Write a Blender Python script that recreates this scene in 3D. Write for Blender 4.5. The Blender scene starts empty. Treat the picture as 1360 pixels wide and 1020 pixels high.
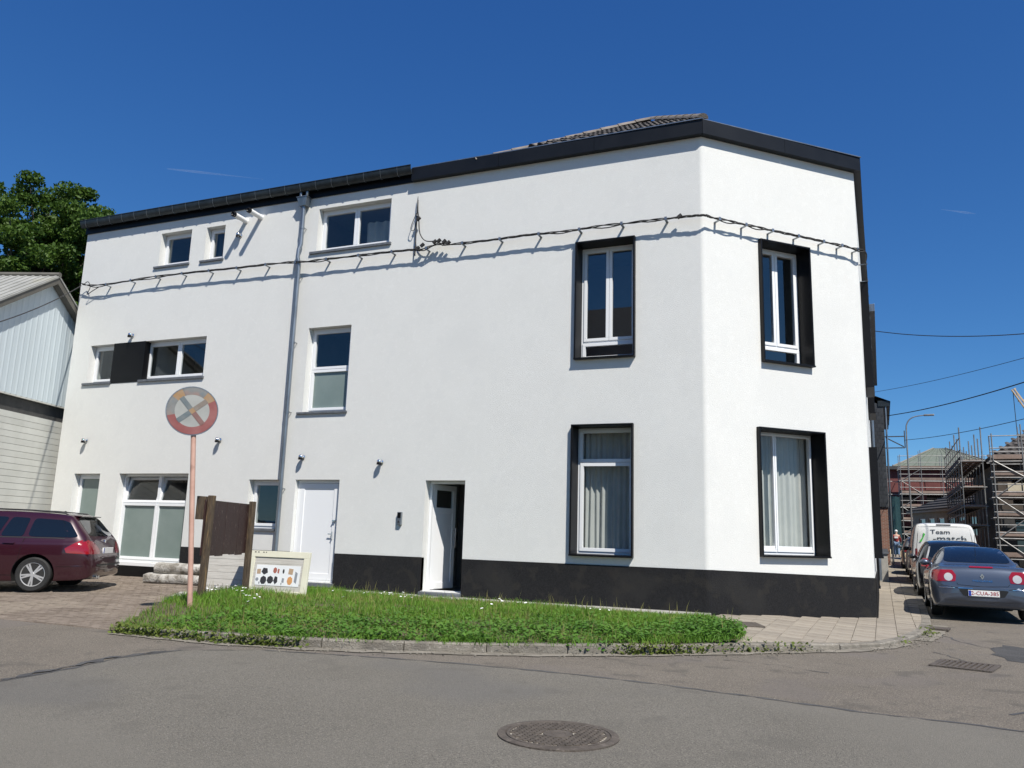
import bpy, bmesh, math, random
import numpy as np
from mathutils import Vector, Matrix
from mathutils.bvhtree import BVHTree
random.seed(7); rng = np.random.default_rng(7)
SC = bpy.context.scene; COL = SC.collection
R_ = math.radians
# ------------------------------------------------------------------ camera
cam_d = bpy.data.cameras.new('camera'); cam = bpy.data.objects.new('camera', cam_d); COL.objects.link(cam)
cam_d.sensor_width = 36; cam_d.lens = 28.10; cam_d.clip_end = 60000; cam_d.clip_start = 0.05
CAM_H = 1.23
def cam_axes(yaw, pitch, roll):
    f = Vector((math.cos(yaw)*math.cos(pitch), math.sin(yaw)*math.cos(pitch), math.sin(pitch)))
    r = Vector((math.sin(yaw), -math.cos(yaw), 0)); u = r.cross(f); c, s = math.cos(roll), math.sin(roll)
    return c*r+s*u, -s*r+c*u, f
_r, _u, _f = cam_axes(R_(112.918), R_(10.681), R_(1.746))
cam.matrix_world = Matrix(((_r.x,_u.x,-_f.x,0),(_r.y,_u.y,-_f.y,0),(_r.z,_u.z,-_f.z,CAM_H),(0,0,0,1)))
SC.camera = cam
# ------------------------------------------------------------------ sky, sun, exposure
SUN_AZ, SUN_EL = R_(-42.), R_(52.)          # direction towards the sun (angle from +x) and elevation
W = bpy.data.worlds.new('World'); SC.world = W; W.use_nodes = True
wn = W.node_tree; wn.nodes.clear()
wo = wn.nodes.new('ShaderNodeOutputWorld'); wb = wn.nodes.new('ShaderNodeBackground'); sk = wn.nodes.new('ShaderNodeTexSky')
sk.sky_type = 'NISHITA'; sk.sun_disc = False; sk.sun_elevation = SUN_EL; sk.sun_rotation = R_(90) - SUN_AZ
sk.air_density = 0.6; sk.dust_density = 0.0; sk.ozone_density = 4.0; sk.altitude = 50
wb.inputs[1].default_value = 0.078
# uniform colour grade of the whole sky (the deep blue of the photograph)
_sp = wn.nodes.new('ShaderNodeSeparateColor'); _cb = wn.nodes.new('ShaderNodeCombineColor'); wn.links.new(sk.outputs[0], _sp.inputs[0])
for _i, (_a, _p) in enumerate(((.60, 1.16), (1.2, .92), (2.35, .64))):
    _m = wn.nodes.new('ShaderNodeMath'); _m.operation = 'POWER'; _m.inputs[1].default_value = _p; wn.links.new(_sp.outputs[_i], _m.inputs[0])
    _n = wn.nodes.new('ShaderNodeMath'); _n.operation = 'MULTIPLY'; _n.inputs[1].default_value = _a; wn.links.new(_m.outputs[0], _n.inputs[0]); wn.links.new(_n.outputs[0], _cb.inputs[_i])
wn.links.new(_cb.outputs[0], wb.inputs[0]); wn.links.new(wb.outputs[0], wo.inputs[0])
sl = bpy.data.lights.new('sun', 'SUN'); sl.energy = 5.0; sl.angle = R_(0.53); sl.color = (1, 0.955, 0.875)
so = bpy.data.objects.new('sun', sl); COL.objects.link(so); so.location = (20, -15, 30)
sd_ = Vector((math.cos(SUN_EL)*math.cos(SUN_AZ), math.cos(SUN_EL)*math.sin(SUN_AZ), math.sin(SUN_EL)))
so.rotation_euler = sd_.to_track_quat('Z', 'Y').to_euler()
vs = SC.view_settings; vs.view_transform = 'Standard'; vs.look = 'None'; vs.exposure = 0.29; vs.gamma = 1; vs.use_curve_mapping = False
SC.cycles.max_bounces = 8; SC.cycles.transparent_max_bounces = 12; SC.cycles.caustics_reflective = False; SC.cycles.caustics_refractive = False
SC.cycles.use_denoising = True
# ------------------------------------------------------------------ materials
MATS = {}
def pm(name, col, col2=None, scale=4, detail=5, rough=.6, bump=0, bscale=60, metal=0, coat=0, spec=.5, contrast=(.35,.65), speck=None, transl=0, rnd=0, stretch=None, emis=None):
    m = bpy.data.materials.new(name); m.use_nodes = True; nt = m.node_tree; N = nt.nodes; L = nt.links
    b = N['Principled BSDF']; b.inputs['Roughness'].default_value = rough; b.inputs['Metallic'].default_value = metal
    b.inputs['Specular IOR Level'].default_value = spec; b.inputs['Coat Weight'].default_value = coat; b.inputs['Coat Roughness'].default_value = .03
    b.inputs['Base Color'].default_value = (*col, 1)
    tc = N.new('ShaderNodeTexCoord'); vec = tc.outputs['Object']
    if stretch:
        mp = N.new('ShaderNodeMapping'); mp.inputs['Scale'].default_value = stretch; L.new(vec, mp.inputs[0]); vec = mp.outputs[0]
    cur = None
    if col2:
        n = N.new('ShaderNodeTexNoise'); n.inputs['Scale'].default_value = scale; n.inputs['Detail'].default_value = detail; n.inputs['Roughness'].default_value = .62; L.new(vec, n.inputs[0])
        r = N.new('ShaderNodeValToRGB'); r.color_ramp.elements[0].position, r.color_ramp.elements[1].position = contrast
        r.color_ramp.elements[0].color = (*col, 1); r.color_ramp.elements[1].color = (*col2, 1); L.new(n.outputs[0], r.inputs[0]); cur = r.outputs[0]
    if speck:      # (scale, threshold, colour)
        for sc_, th, c3, amt in speck:
            n = N.new('ShaderNodeTexNoise'); n.inputs['Scale'].default_value = sc_; n.inputs['Detail'].default_value = 2; L.new(vec, n.inputs[0])
            mr = N.new('ShaderNodeMapRange'); mr.inputs[1].default_value = th; mr.inputs[2].default_value = th+.09; mr.inputs[3].default_value = 0; mr.inputs[4].default_value = amt; L.new(n.outputs[0], mr.inputs[0])
            mx = N.new('ShaderNodeMix'); mx.data_type = 'RGBA'; L.new(mr.outputs[0], mx.inputs[0])
            if cur is None: mx.inputs[6].default_value = (*col, 1)
            else: L.new(cur, mx.inputs[6])
            mx.inputs[7].default_value = (*c3, 1); cur = mx.outputs[2]
    if rnd:
        oi = N.new('ShaderNodeObjectInfo'); mr = N.new('ShaderNodeMapRange'); mr.inputs[3].default_value = 1-rnd; mr.inputs[4].default_value = 1+rnd; L.new(oi.outputs['Random'], mr.inputs[0])
        mx = N.new('ShaderNodeMix'); mx.data_type = 'RGBA'; mx.blend_type = 'MULTIPLY'; mx.inputs[0].default_value = 1
        if cur is None: mx.inputs[6].default_value = (*col, 1)
        else: L.new(cur, mx.inputs[6])
        cc = N.new('ShaderNodeCombineColor'); [L.new(mr.outputs[0], cc.inputs[i]) for i in range(3)]; L.new(cc.outputs[0], mx.inputs[7]); cur = mx.outputs[2]
    if cur is not None: L.new(cur, b.inputs['Base Color'])
    if bump:
        n = N.new('ShaderNodeTexNoise'); n.inputs['Scale'].default_value = bscale; n.inputs['Detail'].default_value = 4; L.new(vec, n.inputs[0])
        bp = N.new('ShaderNodeBump'); bp.inputs['Strength'].default_value = min(1, bump); bp.inputs['Distance'].default_value = .02*max(1, bump); L.new(n.outputs[0], bp.inputs['Height']); L.new(bp.outputs[0], b.inputs['Normal'])
    if transl:
        t = N.new('ShaderNodeBsdfTranslucent'); mxs = N.new('ShaderNodeMixShader'); mxs.inputs[0].default_value = transl
        if cur is not None: L.new(cur, t.inputs[0])
        else: t.inputs[0].default_value = (*col, 1)
        L.new(b.outputs[0], mxs.inputs[1]); L.new(t.outputs[0], mxs.inputs[2]); L.new(mxs.outputs[0], N['Material Output'].inputs[0])
    MATS[name] = m; return m
def glass_mat(name, tint=(.9,.95,.95), refl=(1,1,1), ior=1.6, rough=0.0):
    m = bpy.data.materials.new(name); m.use_nodes = True; nt = m.node_tree; N = nt.nodes; L = nt.links; N.remove(N['Principled BSDF'])
    t = N.new('ShaderNodeBsdfTransparent'); t.inputs[0].default_value = (*tint, 1)
    g = N.new('ShaderNodeBsdfGlossy'); g.inputs['Roughness'].default_value = rough; g.inputs[0].default_value = (*refl, 1)
    fr = N.new('ShaderNodeFresnel'); ge = N.new('ShaderNodeNewGeometry'); mi = N.new('ShaderNodeMapRange')   # same reflectance from both faces of the thin pane
    mi.inputs[3].default_value = ior; mi.inputs[4].default_value = 1/ior; L.new(ge.outputs['Backfacing'], mi.inputs[0]); L.new(mi.outputs[0], fr.inputs[0])
    mx = N.new('ShaderNodeMixShader'); L.new(fr.outputs[0], mx.inputs[0]); L.new(t.outputs[0], mx.inputs[1]); L.new(g.outputs[0], mx.inputs[2]); L.new(mx.outputs[0], N['Material Output'].inputs[0])
    MATS[name] = m; return m
pm('stucco', (.695,.695,.668), (.73,.73,.702), scale=1.6, detail=9, rough=.9, bump=.4, bscale=90, contrast=(.3,.7), spec=.2, speck=[(70,.56,(.62,.62,.595),.45),(11,.57,(.755,.755,.73),.4),(3.2,.56,(.665,.667,.645),.4),(.45,.58,(.665,.667,.645),.45)])
pm('plinth', (.012,.012,.013), (.022,.022,.024), scale=40, rough=.85, bump=1, bscale=170, spec=.25, speck=[(220,.62,(.06,.06,.065),.7),(.9,.58,(.032,.031,.03),.6),(4,.56,(.036,.033,.029),.5)])
pm('pvc', (.80,.81,.82), rough=.35)
pm('white_paint', (.78,.78,.77), (.70,.70,.69), scale=5, rough=.45)
pm('black_metal', (.004,.004,.005), (.006,.006,.007), scale=3, rough=.42, spec=.22)
pm('fascia_metal', (.006,.007,.009), (.010,.011,.013), scale=2, rough=.42, spec=.28)
pm('zinc', (.20,.225,.25), (.31,.34,.37), scale=7, rough=.36, metal=.75, stretch=(1,1,.25))
pm('zinc_dark', (.022,.028,.031), (.042,.051,.055), scale=5, rough=.42, metal=.4)
pm('bluestone', (.09,.10,.115), (.135,.145,.16), scale=14, rough=.6, bump=.3, bscale=90)
pm('room', (.30,.30,.29), (.36,.36,.35), scale=1, rough=.9)
pm('chrome', (.75,.76,.78), rough=.12, metal=1)
pm('rubber', (.012,.012,.012), (.022,.022,.021), scale=30, rough=.75)
pm('cable', (.012,.012,.012), (.04,.036,.034), scale=25, rough=.7)
pm('curtain', (.78,.79,.75), (.7,.72,.69), scale=3, rough=.9, transl=.35)
glass_mat('glass', tint=(.70,.75,.76), ior=1.8)
glass_mat('glass_up', tint=(.65,.70,.72), ior=2.15)
glass_mat('glass_clear', tint=(.88,.90,.90), ior=1.5)
pm('frosted', (.17,.22,.205), (.21,.26,.243), scale=1.2, rough=.22, spec=.6)
pm('asphalt_new', (.178,.161,.130), (.215,.197,.163), scale=.8, detail=9, rough=.88, bump=1.0, bscale=150, contrast=(.25,.75), speck=[(70,.55,(.33,.30,.25),.7),(95,.55,(.065,.06,.05),.7),(.35,.55,(.155,.147,.135),.5),(2.1,.60,(.14,.127,.105),.4),(.22,.5,(.225,.207,.172),.5)])
pm('asphalt_old', (.165,.140,.110), (.225,.193,.153), scale=1.3, detail=9, rough=.92, bump=1.3, bscale=110, contrast=(.25,.75), speck=[(62,.55,(.38,.335,.275),.65),(85,.55,(.06,.055,.045),.65),(.8,.56,(.19,.165,.145),.5),(2.7,.60,(.10,.09,.075),.5)])
pm('tar', (.05,.049,.048), (.095,.092,.087), scale=5, rough=.6, bump=.6, bscale=80)
pm('kerb_stone', (.155,.138,.112), (.255,.232,.195), scale=5, rough=.9, bump=.9, bscale=60, rnd=.12, speck=[(3,.56,(.11,.10,.085),.6),(30,.62,(.42,.40,.36),.5)])
pm('gutter_concrete', (.19,.17,.135), (.27,.243,.20), scale=3, rough=.92, bump=.8, bscale=70, speck=[(4,.55,(.15,.135,.11),.6)])
pm('slab', (.24,.205,.16), (.325,.285,.23), scale=3, rough=.9, bump=.5, bscale=80, rnd=.11, speck=[(5,.58,(.22,.195,.16),.5),(60,.62,(.48,.45,.40),.4)])
pm('joint_dirt', (.10,.088,.068), (.17,.15,.115), scale=14, rough=1, bump=.8, bscale=80)
pm('klinker', (.165,.13,.10), (.245,.20,.16), scale=2.2, rough=.9, bump=.6, bscale=90, speck=[(.7,.52,(.27,.225,.175),.65),(7,.6,(.12,.095,.07),.5)])
pm('soil', (.07,.055,.035), (.12,.095,.06), scale=9, rough=1, bump=1, bscale=40)
pm('terrain', (.16,.15,.13), (.21,.2,.17), scale=.3, rough=1)
pm('concrete', (.33,.32,.29), (.43,.415,.38), scale=3, rough=.9, bump=.4, bscale=70, speck=[(2,.58,(.25,.24,.21),.5)])
pm('roof_tile', (.05,.044,.04), (.085,.075,.068), scale=5, rough=.8, bump=.4, bscale=50, rnd=.25)
pm('mortar_tile', (.16,.14,.12), (.23,.2,.175), scale=6, rough=.9, bump=.5, bscale=50, rnd=.15)
# ------------------------------------------------------------------ mesh helpers
class MB:
    def __init__(s, m=None): s.v = []; s.f = []; s.m = m
    def add(s, vs, fs):
        o = len(s.v); s.v += [tuple(v) for v in vs]; s.f += [tuple(i+o for i in f) for f in fs]; return s
    def box(s, x0, x1, y0, y1, z0, z1):
        return s.add([(x0,y0,z0),(x1,y0,z0),(x1,y1,z0),(x0,y1,z0),(x0,y0,z1),(x1,y0,z1),(x1,y1,z1),(x0,y1,z1)],
                     [(0,3,2,1),(4,5,6,7),(0,1,5,4),(1,2,6,5),(2,3,7,6),(3,0,4,7)])
    def obox(s, c, ax, ay, az, hx, hy, hz):
        c, ax, ay, az = map(Vector, (c, ax, ay, az)); P = []
        for k in (-1, 1):
            for i, j in ((-1,-1),(1,-1),(1,1),(-1,1)): P.append(c+ax*hx*i+ay*hy*j+az*hz*k)
        return s.add(P, [(0,3,2,1),(4,5,6,7),(0,1,5,4),(1,2,6,5),(2,3,7,6),(3,0,4,7)])
    def bar(s, a, b, w, h=None, up=(0,0,1)):
        a, b = Vector(a), Vector(b); d = (b-a); L = d.length; d.normalize(); h = h or w; up = Vector(up)
        if abs(d.dot(up)) > .98: up = Vector((1,0,0))
        x = d.cross(up).normalized(); y = x.cross(d).normalized()
        return s.obox((a+b)/2, x, y, d, w/2, h/2, L/2)
    def tube(s, pts, r, n=8, caps=True):
        pts = [Vector(p) for p in pts]; rs = r if isinstance(r, (list, tuple)) else [r]*len(pts); rings = []; prev = None
        for i, p in enumerate(pts):
            t = (pts[min(i+1, len(pts)-1)]-pts[max(i-1, 0)]).normalized()
            if prev is None:
                a = Vector((0,0,1)) if abs(t.z) < .9 else Vector((1,0,0)); x = t.cross(a).normalized()
            else: x = (prev - t*prev.dot(t)).normalized()
            prev = x; y = t.cross(x)
            rings.append([p + rs[i]*(x*math.cos(2*math.pi*k/n)+y*math.sin(2*math.pi*k/n)) for k in range(n)])
        o = len(s.v); s.v += [tuple(v) for g in rings for v in g]
        for i in range(len(rings)-1):
            for k in range(n):
                a, b = o+i*n+k, o+i*n+(k+1) % n; s.f.append((a, b, b+n, a+n))
        if caps: s.f.append(tuple(o+k for k in reversed(range(n)))); s.f.append(tuple(o+(len(rings)-1)*n+k for k in range(n)))
        return s
    def prism(s, poly, d0, d1, fn):      # poly: 2-D points, extruded d0..d1, fn(a,b,d)->xyz
        n = len(poly); P = [fn(a, b, d0) for a, b in poly]+[fn(a, b, d1) for a, b in poly]
        return s.add(P, [tuple(range(n)), tuple(reversed(range(n, 2*n)))]+[(i, i+n, (i+1) % n+n, (i+1) % n) for i in range(n)])
    def lathe(s, prof, n=16, fn=None):   # prof [(r,h)], about local axis; fn(x,y,h)
        fn = fn or (lambda x, y, h: (x, y, h)); o = len(s.v)
        for r, h in prof:
            for k in range(n): s.v.append(tuple(fn(r*math.cos(2*math.pi*k/n), r*math.sin(2*math.pi*k/n), h)))
        for i in range(len(prof)-1):
            for k in range(n): a, b = o+i*n+k, o+i*n+(k+1) % n; s.f.append((a, b, b+n, a+n))
        s.f.append(tuple(o+k for k in reversed(range(n)))); s.f.append(tuple(o+(len(prof)-1)*n+k for k in range(n)))
        return s
    def mesh(s, name, mat, smooth=False, recalc=True, bevel=0):
        me = bpy.data.meshes.new(name)
        vs = [s.m @ Vector(v) for v in s.v] if s.m is not None else s.v
        me.from_pydata(vs, [], s.f)
        if recalc or bevel:
            bm = bmesh.new(); bm.from_mesh(me)
            if recalc: bmesh.ops.recalc_face_normals(bm, faces=bm.faces)
            if bevel: bmesh.ops.bevel(bm, geom=[e for e in bm.edges if len(e.link_faces) == 2 and e.calc_face_angle(0) > .6], offset=bevel, segments=2, affect='EDGES', profile=.6)
            bm.to_mesh(me); bm.free()
        me.materials.append(MATS[mat] if isinstance(mat, str) else mat)
        if smooth:
            me.shade_smooth()
            if smooth is not True: me.set_sharp_from_angle(angle=smooth)
        return me
    def build(s, name, mat, parent=None, smooth=False, recalc=True, bevel=0):
        return place(name, s.mesh(name, mat, smooth, recalc, bevel), parent)
WM = {}                       # world matrices of parents, kept by name
def place(name, me, parent=None, mat=None):
    o = bpy.data.objects.new(name, me); COL.objects.link(o)
    w = mat if mat is not None else Matrix()
    if parent is not None: o.parent = parent; o.matrix_parent_inverse = WM[parent.name].inverted()
    o.matrix_basis = w; WM[o.name] = w
    return o
def empty(name, loc, parent=None, rz=0):
    o = bpy.data.objects.new(name, None); COL.objects.link(o); o.empty_display_size = .2
    w = Matrix.Translation(loc) @ Matrix.Rotation(rz, 4, 'Z')
    if parent is not None: o.parent = parent; o.matrix_parent_inverse = WM[parent.name].inverted()
    o.matrix_basis = w; WM[o.name] = w; return o
def tag(o, label=None, cat=None, group=None, kind=None):
    if label: o['label'] = label
    if cat: o['category'] = cat
    if group: o['group'] = group
    if kind: o['kind'] = kind
    return o
def thing(name, loc, label, cat, group=None, rz=0): return tag(empty(name, loc, None, rz), label, cat, group)
def frame_m(o, u):           # local (u along wall, d inwards, z up) -> world
    u = Vector(u).normalized(); d = Vector((-u.y, u.x, 0))
    return Matrix(((u.x,d.x,0,o[0]),(u.y,d.y,0,o[1]),(0,0,1,o[2]),(0,0,0,1)))
def clamp(x, a=0., b=1.): return max(a, min(b, x))
def poly_in(p, poly):
    x, y = p; c = False; n = len(poly)
    for i in range(n):
        x1, y1 = poly[i]; x2, y2 = poly[(i+1) % n]
        if (y1 > y) != (y2 > y) and x < (x2-x1)*(y-y1)/(y2-y1)+x1: c = not c
    return c
# ------------------------------------------------------------------ site geometry (metres)
YW = 14.455; CX = -2.321; XL = -18.72; CH_A = R_(43.8); CH_L = 3.75; Z_E = 8.87; Z_F = 9.155
CD = Vector((math.cos(CH_A), math.sin(CH_A), 0)); C1 = Vector((CX, YW, 0)); C2 = C1 + CD*CH_L
ST_A = R_(88.153); D3 = Vector((math.cos(ST_A), math.sin(ST_A), 0)); N3 = Vector((math.sin(ST_A), -math.cos(ST_A), 0))
def stp(s, n, z=0): return C2 + D3*s + N3*n + Vector((0,0,z))
def sn_of(x, y): v = Vector((x, y, 0)) - Vector((C2.x, C2.y, 0)); return v.dot(D3), v.dot(N3)
def street_z(s): return -.17 + .015*max(0, s)            # carriageway of the side street
def pav_z(x, y):
    s, n = sn_of(x, y)
    return -.1*clamp((x-CX)/2.7) + .015*max(0, s) - .035*clamp((14.-y)/4)*clamp((-x)/2)
ROAD_Z = -.15
FM = frame_m((0, YW, 0), (1,0,0)); FC = frame_m(C1, CD); FS = frame_m(C2, D3)
# ================================================================== the white corner house
house = thing('corner_house', (CX, YW+3, 0), 'three storey white rendered corner house with black plinth and black eaves band', 'house')
def wall_sheet(u0, u1, z0, z1, ops, rd, m, name, mat='stucco', parent=house, mb=None):
    us = sorted({u0, u1, *[o[0] for o in ops], *[o[1] for o in ops]}); zs = sorted({z0, z1, *[o[2] for o in ops], *[o[3] for o in ops]})
    mb = mb or MB(m)
    for i in range(len(us)-1):
        for k in range(len(zs)-1):
            cu, cz = (us[i]+us[i+1])/2, (zs[k]+zs[k+1])/2
            if any(o[0] < cu < o[1] and o[2] < cz < o[3] for o in ops): continue
            mb.add([(us[i],0,zs[k]),(us[i+1],0,zs[k]),(us[i+1],0,zs[k+1]),(us[i],0,zs[k+1])], [(0,1,2,3)])
    for a, b, c, d in ops:
        r = rd
        mb.add([(a,0,c),(a,r,c),(a,r,d),(a,0,d)], [(0,1,2,3)]); mb.add([(b,0,c),(b,0,d),(b,r,d),(b,r,c)], [(0,1,2,3)])
        mb.add([(a,0,d),(a,r,d),(b,r,d),(b,0,d)], [(0,1,2,3)]); mb.add([(a,0,c),(b,0,c),(b,r,c),(a,r,c)], [(0,1,2,3)])
    return mb.build(name, mat, parent, recalc=False) if name else mb
OPS = dict(w1=(-16.02,-15.0,7.68,8.57), w2=(-14.52,-13.92,7.68,8.55), w3=(-11.14,-9.18,7.53,8.58), st=(-18.04,-14.16,4.74,5.735), mid=(-11.17,-10.02,3.77,5.71),
           g1=(-18.04,-17.14,.2,2.42), g2=(-16.49,-14.28,.33,2.42), g3=(-12.48,-11.62,1.2,2.28), d=(-11.2,-10.05,.12,2.28), e=(-7.96,-7.06,.08,2.27),
           A=(-4.80,-3.60,4.6,6.99), B=(-4.83,-3.63,.885,3.33))
RD = .40
wall_sheet(XL, CX-.05, 0, Z_E+.1, list(OPS.values()), RD, FM, 'wall')
COPS = dict(C=(1.27,2.46,4.57,6.99), D=(1.115,2.645,.98,3.32))
wall_sheet(.05, CH_L, -.25, Z_E+.1, list(COPS.values()), RD, FC, 'wall')
SOPS = dict(S1=(1.6,2.9,4.6,6.99), S2=(1.6,2.9,.98,3.3), S3=(5.4,6.7,4.6,6.99), S4=(6.2,7.3,.15,2.3))
wall_sheet(0, 9.6, -.25, Z_E+.1, list(SOPS.values()), RD, FS, 'wall')
mb = MB()                                                       # soft rounded arris between the two walls
p0, p2 = Vector((CX-.05, YW, 0)), C1+CD*.05
arc = [(1-t)**2*p0+2*t*(1-t)*C1+t*t*p2 for t in [i/6 for i in range(7)]]
for a, b in zip(arc[:-1], arc[1:]): mb.add([(a.x,a.y,0),(b.x,b.y,0),(b.x,b.y,Z_E+.1),(a.x,a.y,Z_E+.1)], [(0,1,2,3)])
mb.build('wall_corner', 'stucco', house, smooth=True, recalc=False)
S9 = stp(9.6, 0); BK = Vector((XL+.3, YW+8.2, 0))                # hidden back of the house
mb = MB()
for a, b in (((XL,YW),(XL,YW+8.2)), ((XL,YW+8.2),(S9.x-7, S9.y)), ((S9.x-7,S9.y),(S9.x,S9.y))):
    mb.add([(*a,-.2),(*b,-.2),(*b,Z_E+.2),(*a,Z_E+.2)], [(0,1,2,3)])
mb.build('rear_wall', 'stucco', house, recalc=False)
MB().add([(XL,YW,9.12),(CX,YW,9.12),(C2.x,C2.y,9.12),(S9.x,S9.y,9.12),(S9.x-7,S9.y,9.12),(XL,YW+8.2,9.12)], [(0,1,2,3,4,5)]).build('flat_roof', 'fascia_metal', house)
# plinth: black render, proud of the white
segs = [(-14.28,-11.2),(-10.05,-7.96),(-7.06,CX-.05)]
for a, b in segs:
    MB(FM).box(a, b, -.014, .1, -.1, .735).build('plinth', 'plinth', house, bevel=.006)
poly = [p0-Vector((0,.014,0))]+[a+Vector((.004,-.013,0)) for a in arc[1:-1]]+[p2+Vector((.01,-.0105,0)), C2+Vector((.012,-.012,0)), C2+Vector((-.1,.1,0)), p0+Vector((-.0,.1,0))]
tops = [.735]*7+[.63,.63,.735]; n = len(poly)
MB().add([(p.x,p.y,-.3) for p in poly]+[(p.x,p.y,t) for p, t in zip(poly, tops)], [tuple(reversed(range(n))), tuple(range(n,2*n))]+[(i,(i+1)%n,(i+1)%n+n,i+n) for i in range(n)]).build('plinth', 'plinth', house)
MB(FS).box(.02, 6.2, -.03, .1, -.3, .62).build('plinth', 'plinth', house)
# ---- windows
def ring(mb, u0, u1, z0, z1, w, d0, d1, wb=None):
    wb = wb or w
    mb.box(u0, u1, d0, d1, z1-w, z1); mb.box(u0, u1, d0, d1, z0, z0+wb)
    mb.box(u0, u0+w, d0, d1, z0+wb, z1-w); mb.box(u1-w, u1, d0, d1, z0+wb, z1-w)
def room(m, o, depth=2.2, mat='room'):
    a, b, c, d = o; e = .5
    mb = MB(m); x0, x1, z0, z1 = a-e, b+e, max(c-.5, .03), d+.25
    P = [(x0,RD+.05,z0),(x1,RD+.05,z0),(x1,RD+.05,z1),(x0,RD+.05,z1),(x0,depth,z0),(x1,depth,z0),(x1,depth,z1),(x0,depth,z1)]
    mb.add(P, [(4,5,6,7),(0,1,5,4),(3,7,6,2),(0,4,7,3),(1,2,6,5)])
    return mb.build('room_shell', mat, house, recalc=False)
def window(m, o, cells, mats, us=(), zs=(), d=.17, fw=.055, sw=.06, sill=None, name='window', tilt=()):
    """o opening; cells (u0,u1,z0,z1) absolute; each cell gets a sash and a pane"""
    a, b, c, dd = o; mb = MB(m); ring(mb, a+.004, b-.004, c+.004, dd-.004, fw, d, d+.08)
    for (x, z0, z1, w) in us: mb.box(x-w/2, x+w/2, d+.003, d+.077, z0, z1)
    for (z, x0, x1, w) in zs: mb.box(x0, x1, d+.001, d+.079, z-w/2, z+w/2)
    win = mb.build(name, 'pvc', house, bevel=.006)
    for i, ((x0, x1, z0, z1), mt) in enumerate(zip(cells, mats)):
        mm = m
        if i in tilt: mm = m @ Matrix.Translation((0, d+.03, z0)) @ Matrix.Rotation(-R_(14), 4, 'X') @ Matrix.Translation((0, -d-.03, -z0))
        if sw:
            sb = MB(mm); ring(sb, x0+.004, x1-.004, z0+.004, z1-.004, sw, d-.018, d+.05); sb.build('sash', 'pvc', win, bevel=.005)
        MB(mm).add([(x0+sw,d+.02,z0+sw),(x1-sw,d+.02,z0+sw),(x1-sw,d+.02,z1-sw),(x0+sw,d+.02,z1-sw)],[(0,1,2,3)]).build('pane', mt, win, recalc=False)
    if sill:
        s0, s1, h = sill; MB(m).box(s0, s1, -.045, d+.01, c-h, c+.003).build('sill', 'bluestone', win, bevel=.006)
    room(m, o); return win
def cellgrid(o, fw, us, zs):
    a, b, c, d = o; X = [a+fw]+list(us)+[b-fw]; Z = [c+fw]+list(zs)+[d-fw]
    return [(X[i], X[i+1], Z[k], Z[k+1]) for k in range(len(Z)-1) for i in range(len(X)-1)]
o = OPS['w1']; window(FM, o, cellgrid(o,.055,(),()), ['glass'], sill=(-16.14,-14.97,.05))
o = OPS['w2']; window(FM, o, cellgrid(o,.055,(),()), ['glass'], sill=(-14.62,-13.88,.05))
o = OPS['w3']; window(FM, o, cellgrid(o,.055,(-10.17,),()), ['glass']*2, us=[(-10.17,o[2]+.06,o[3]-.06,.06)], sill=(-11.3,-9.12,.055))
oL = (-18.04,-17.15,4.74,5.735); oR = (-16.2,-14.16,4.74,5.735)
window(FM, oL, cellgrid(oL,.055,(),()), ['glass'], sill=(-18.16,-17.17,.055))
window(FM, oR, cellgrid(oR,.055,(-15.13,),()), ['glass']*2, us=[(-15.13,oR[2]+.06,oR[3]-.06,.07)], sill=(-16.22,-14.12,.055))
MB(FM).box(-17.2, -16.12, -.012, .16, 4.70, 5.74).build('cladding_panel', 'black_metal', house, bevel=.004)
o = OPS['mid']; cs = cellgrid(o,.055,(),(4.76,)); window(FM, o, cs, ['frosted','glass'], zs=[(4.76,o[0]+.06,o[1]-.06,.08)], sill=(-11.3,-9.98,.045))
o = OPS['g1']; window(FM, o, cellgrid(o,.055,(),()), ['frosted'])
o = OPS['g2']; cs = cellgrid(o,.055,(-15.32,),(1.72,)); window(FM, o, cs, ['frosted','frosted','glass','glass'], us=[(-15.32,o[2]+.06,o[3]-.06,.09)], zs=[(1.72,o[0]+.06,o[1]-.06,.09)], tilt=(2,3))
MB(FM).box(-16.5,-14.27,-.03,.2,.245,.328).build('threshold', 'pvc', house, bevel=.005)
MB(FM).box(-16.6,-14.2,-.02,.1,-.05,.24).build('threshold_base', 'black_metal', house)
o = OPS['g3']; window(FM, o, cellgrid(o,.055,(),()), ['glass'], sill=(-12.5,-11.6,.05))
# ---- white side door (closed)
o = OPS['d']; a, b, c, d = o
mb = MB(FM); ring(mb, a+.004, b-.004, c+.004, d-.004, .07, .10, .19, .03); dr = mb.build('door_frame', 'pvc', house, bevel=.006)
lf = MB(FM).box(a+.078, b-.078, .115, .17, c+.04, d-.078).build('door', 'pvc', house, bevel=.005)
mb = MB(FM); ring(mb, a+.078, b-.078, c+.04, d-.078, .11, .10, .116, .14); mb.build('stile', 'pvc', lf, bevel=.004)
MB(FM).box(b-.165,b-.145,.055,.068,c+.93,c+.95).box(b-.25,b-.145,.055,.068,c+1.0,c+1.02).box(b-.165,b-.15,.068,.1,c+.9,c+1.06).build('handle', 'chrome', lf)
MB(FM).box(b-.16,b-.09,.05,.1,c+1.28,c+1.305).build('upper_handle', 'chrome', lf)
MB(FM).box(a-.06, b+.03, -.10, .18, .03, .118).build('doorstep', 'bluestone', house, bevel=.012)
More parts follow.
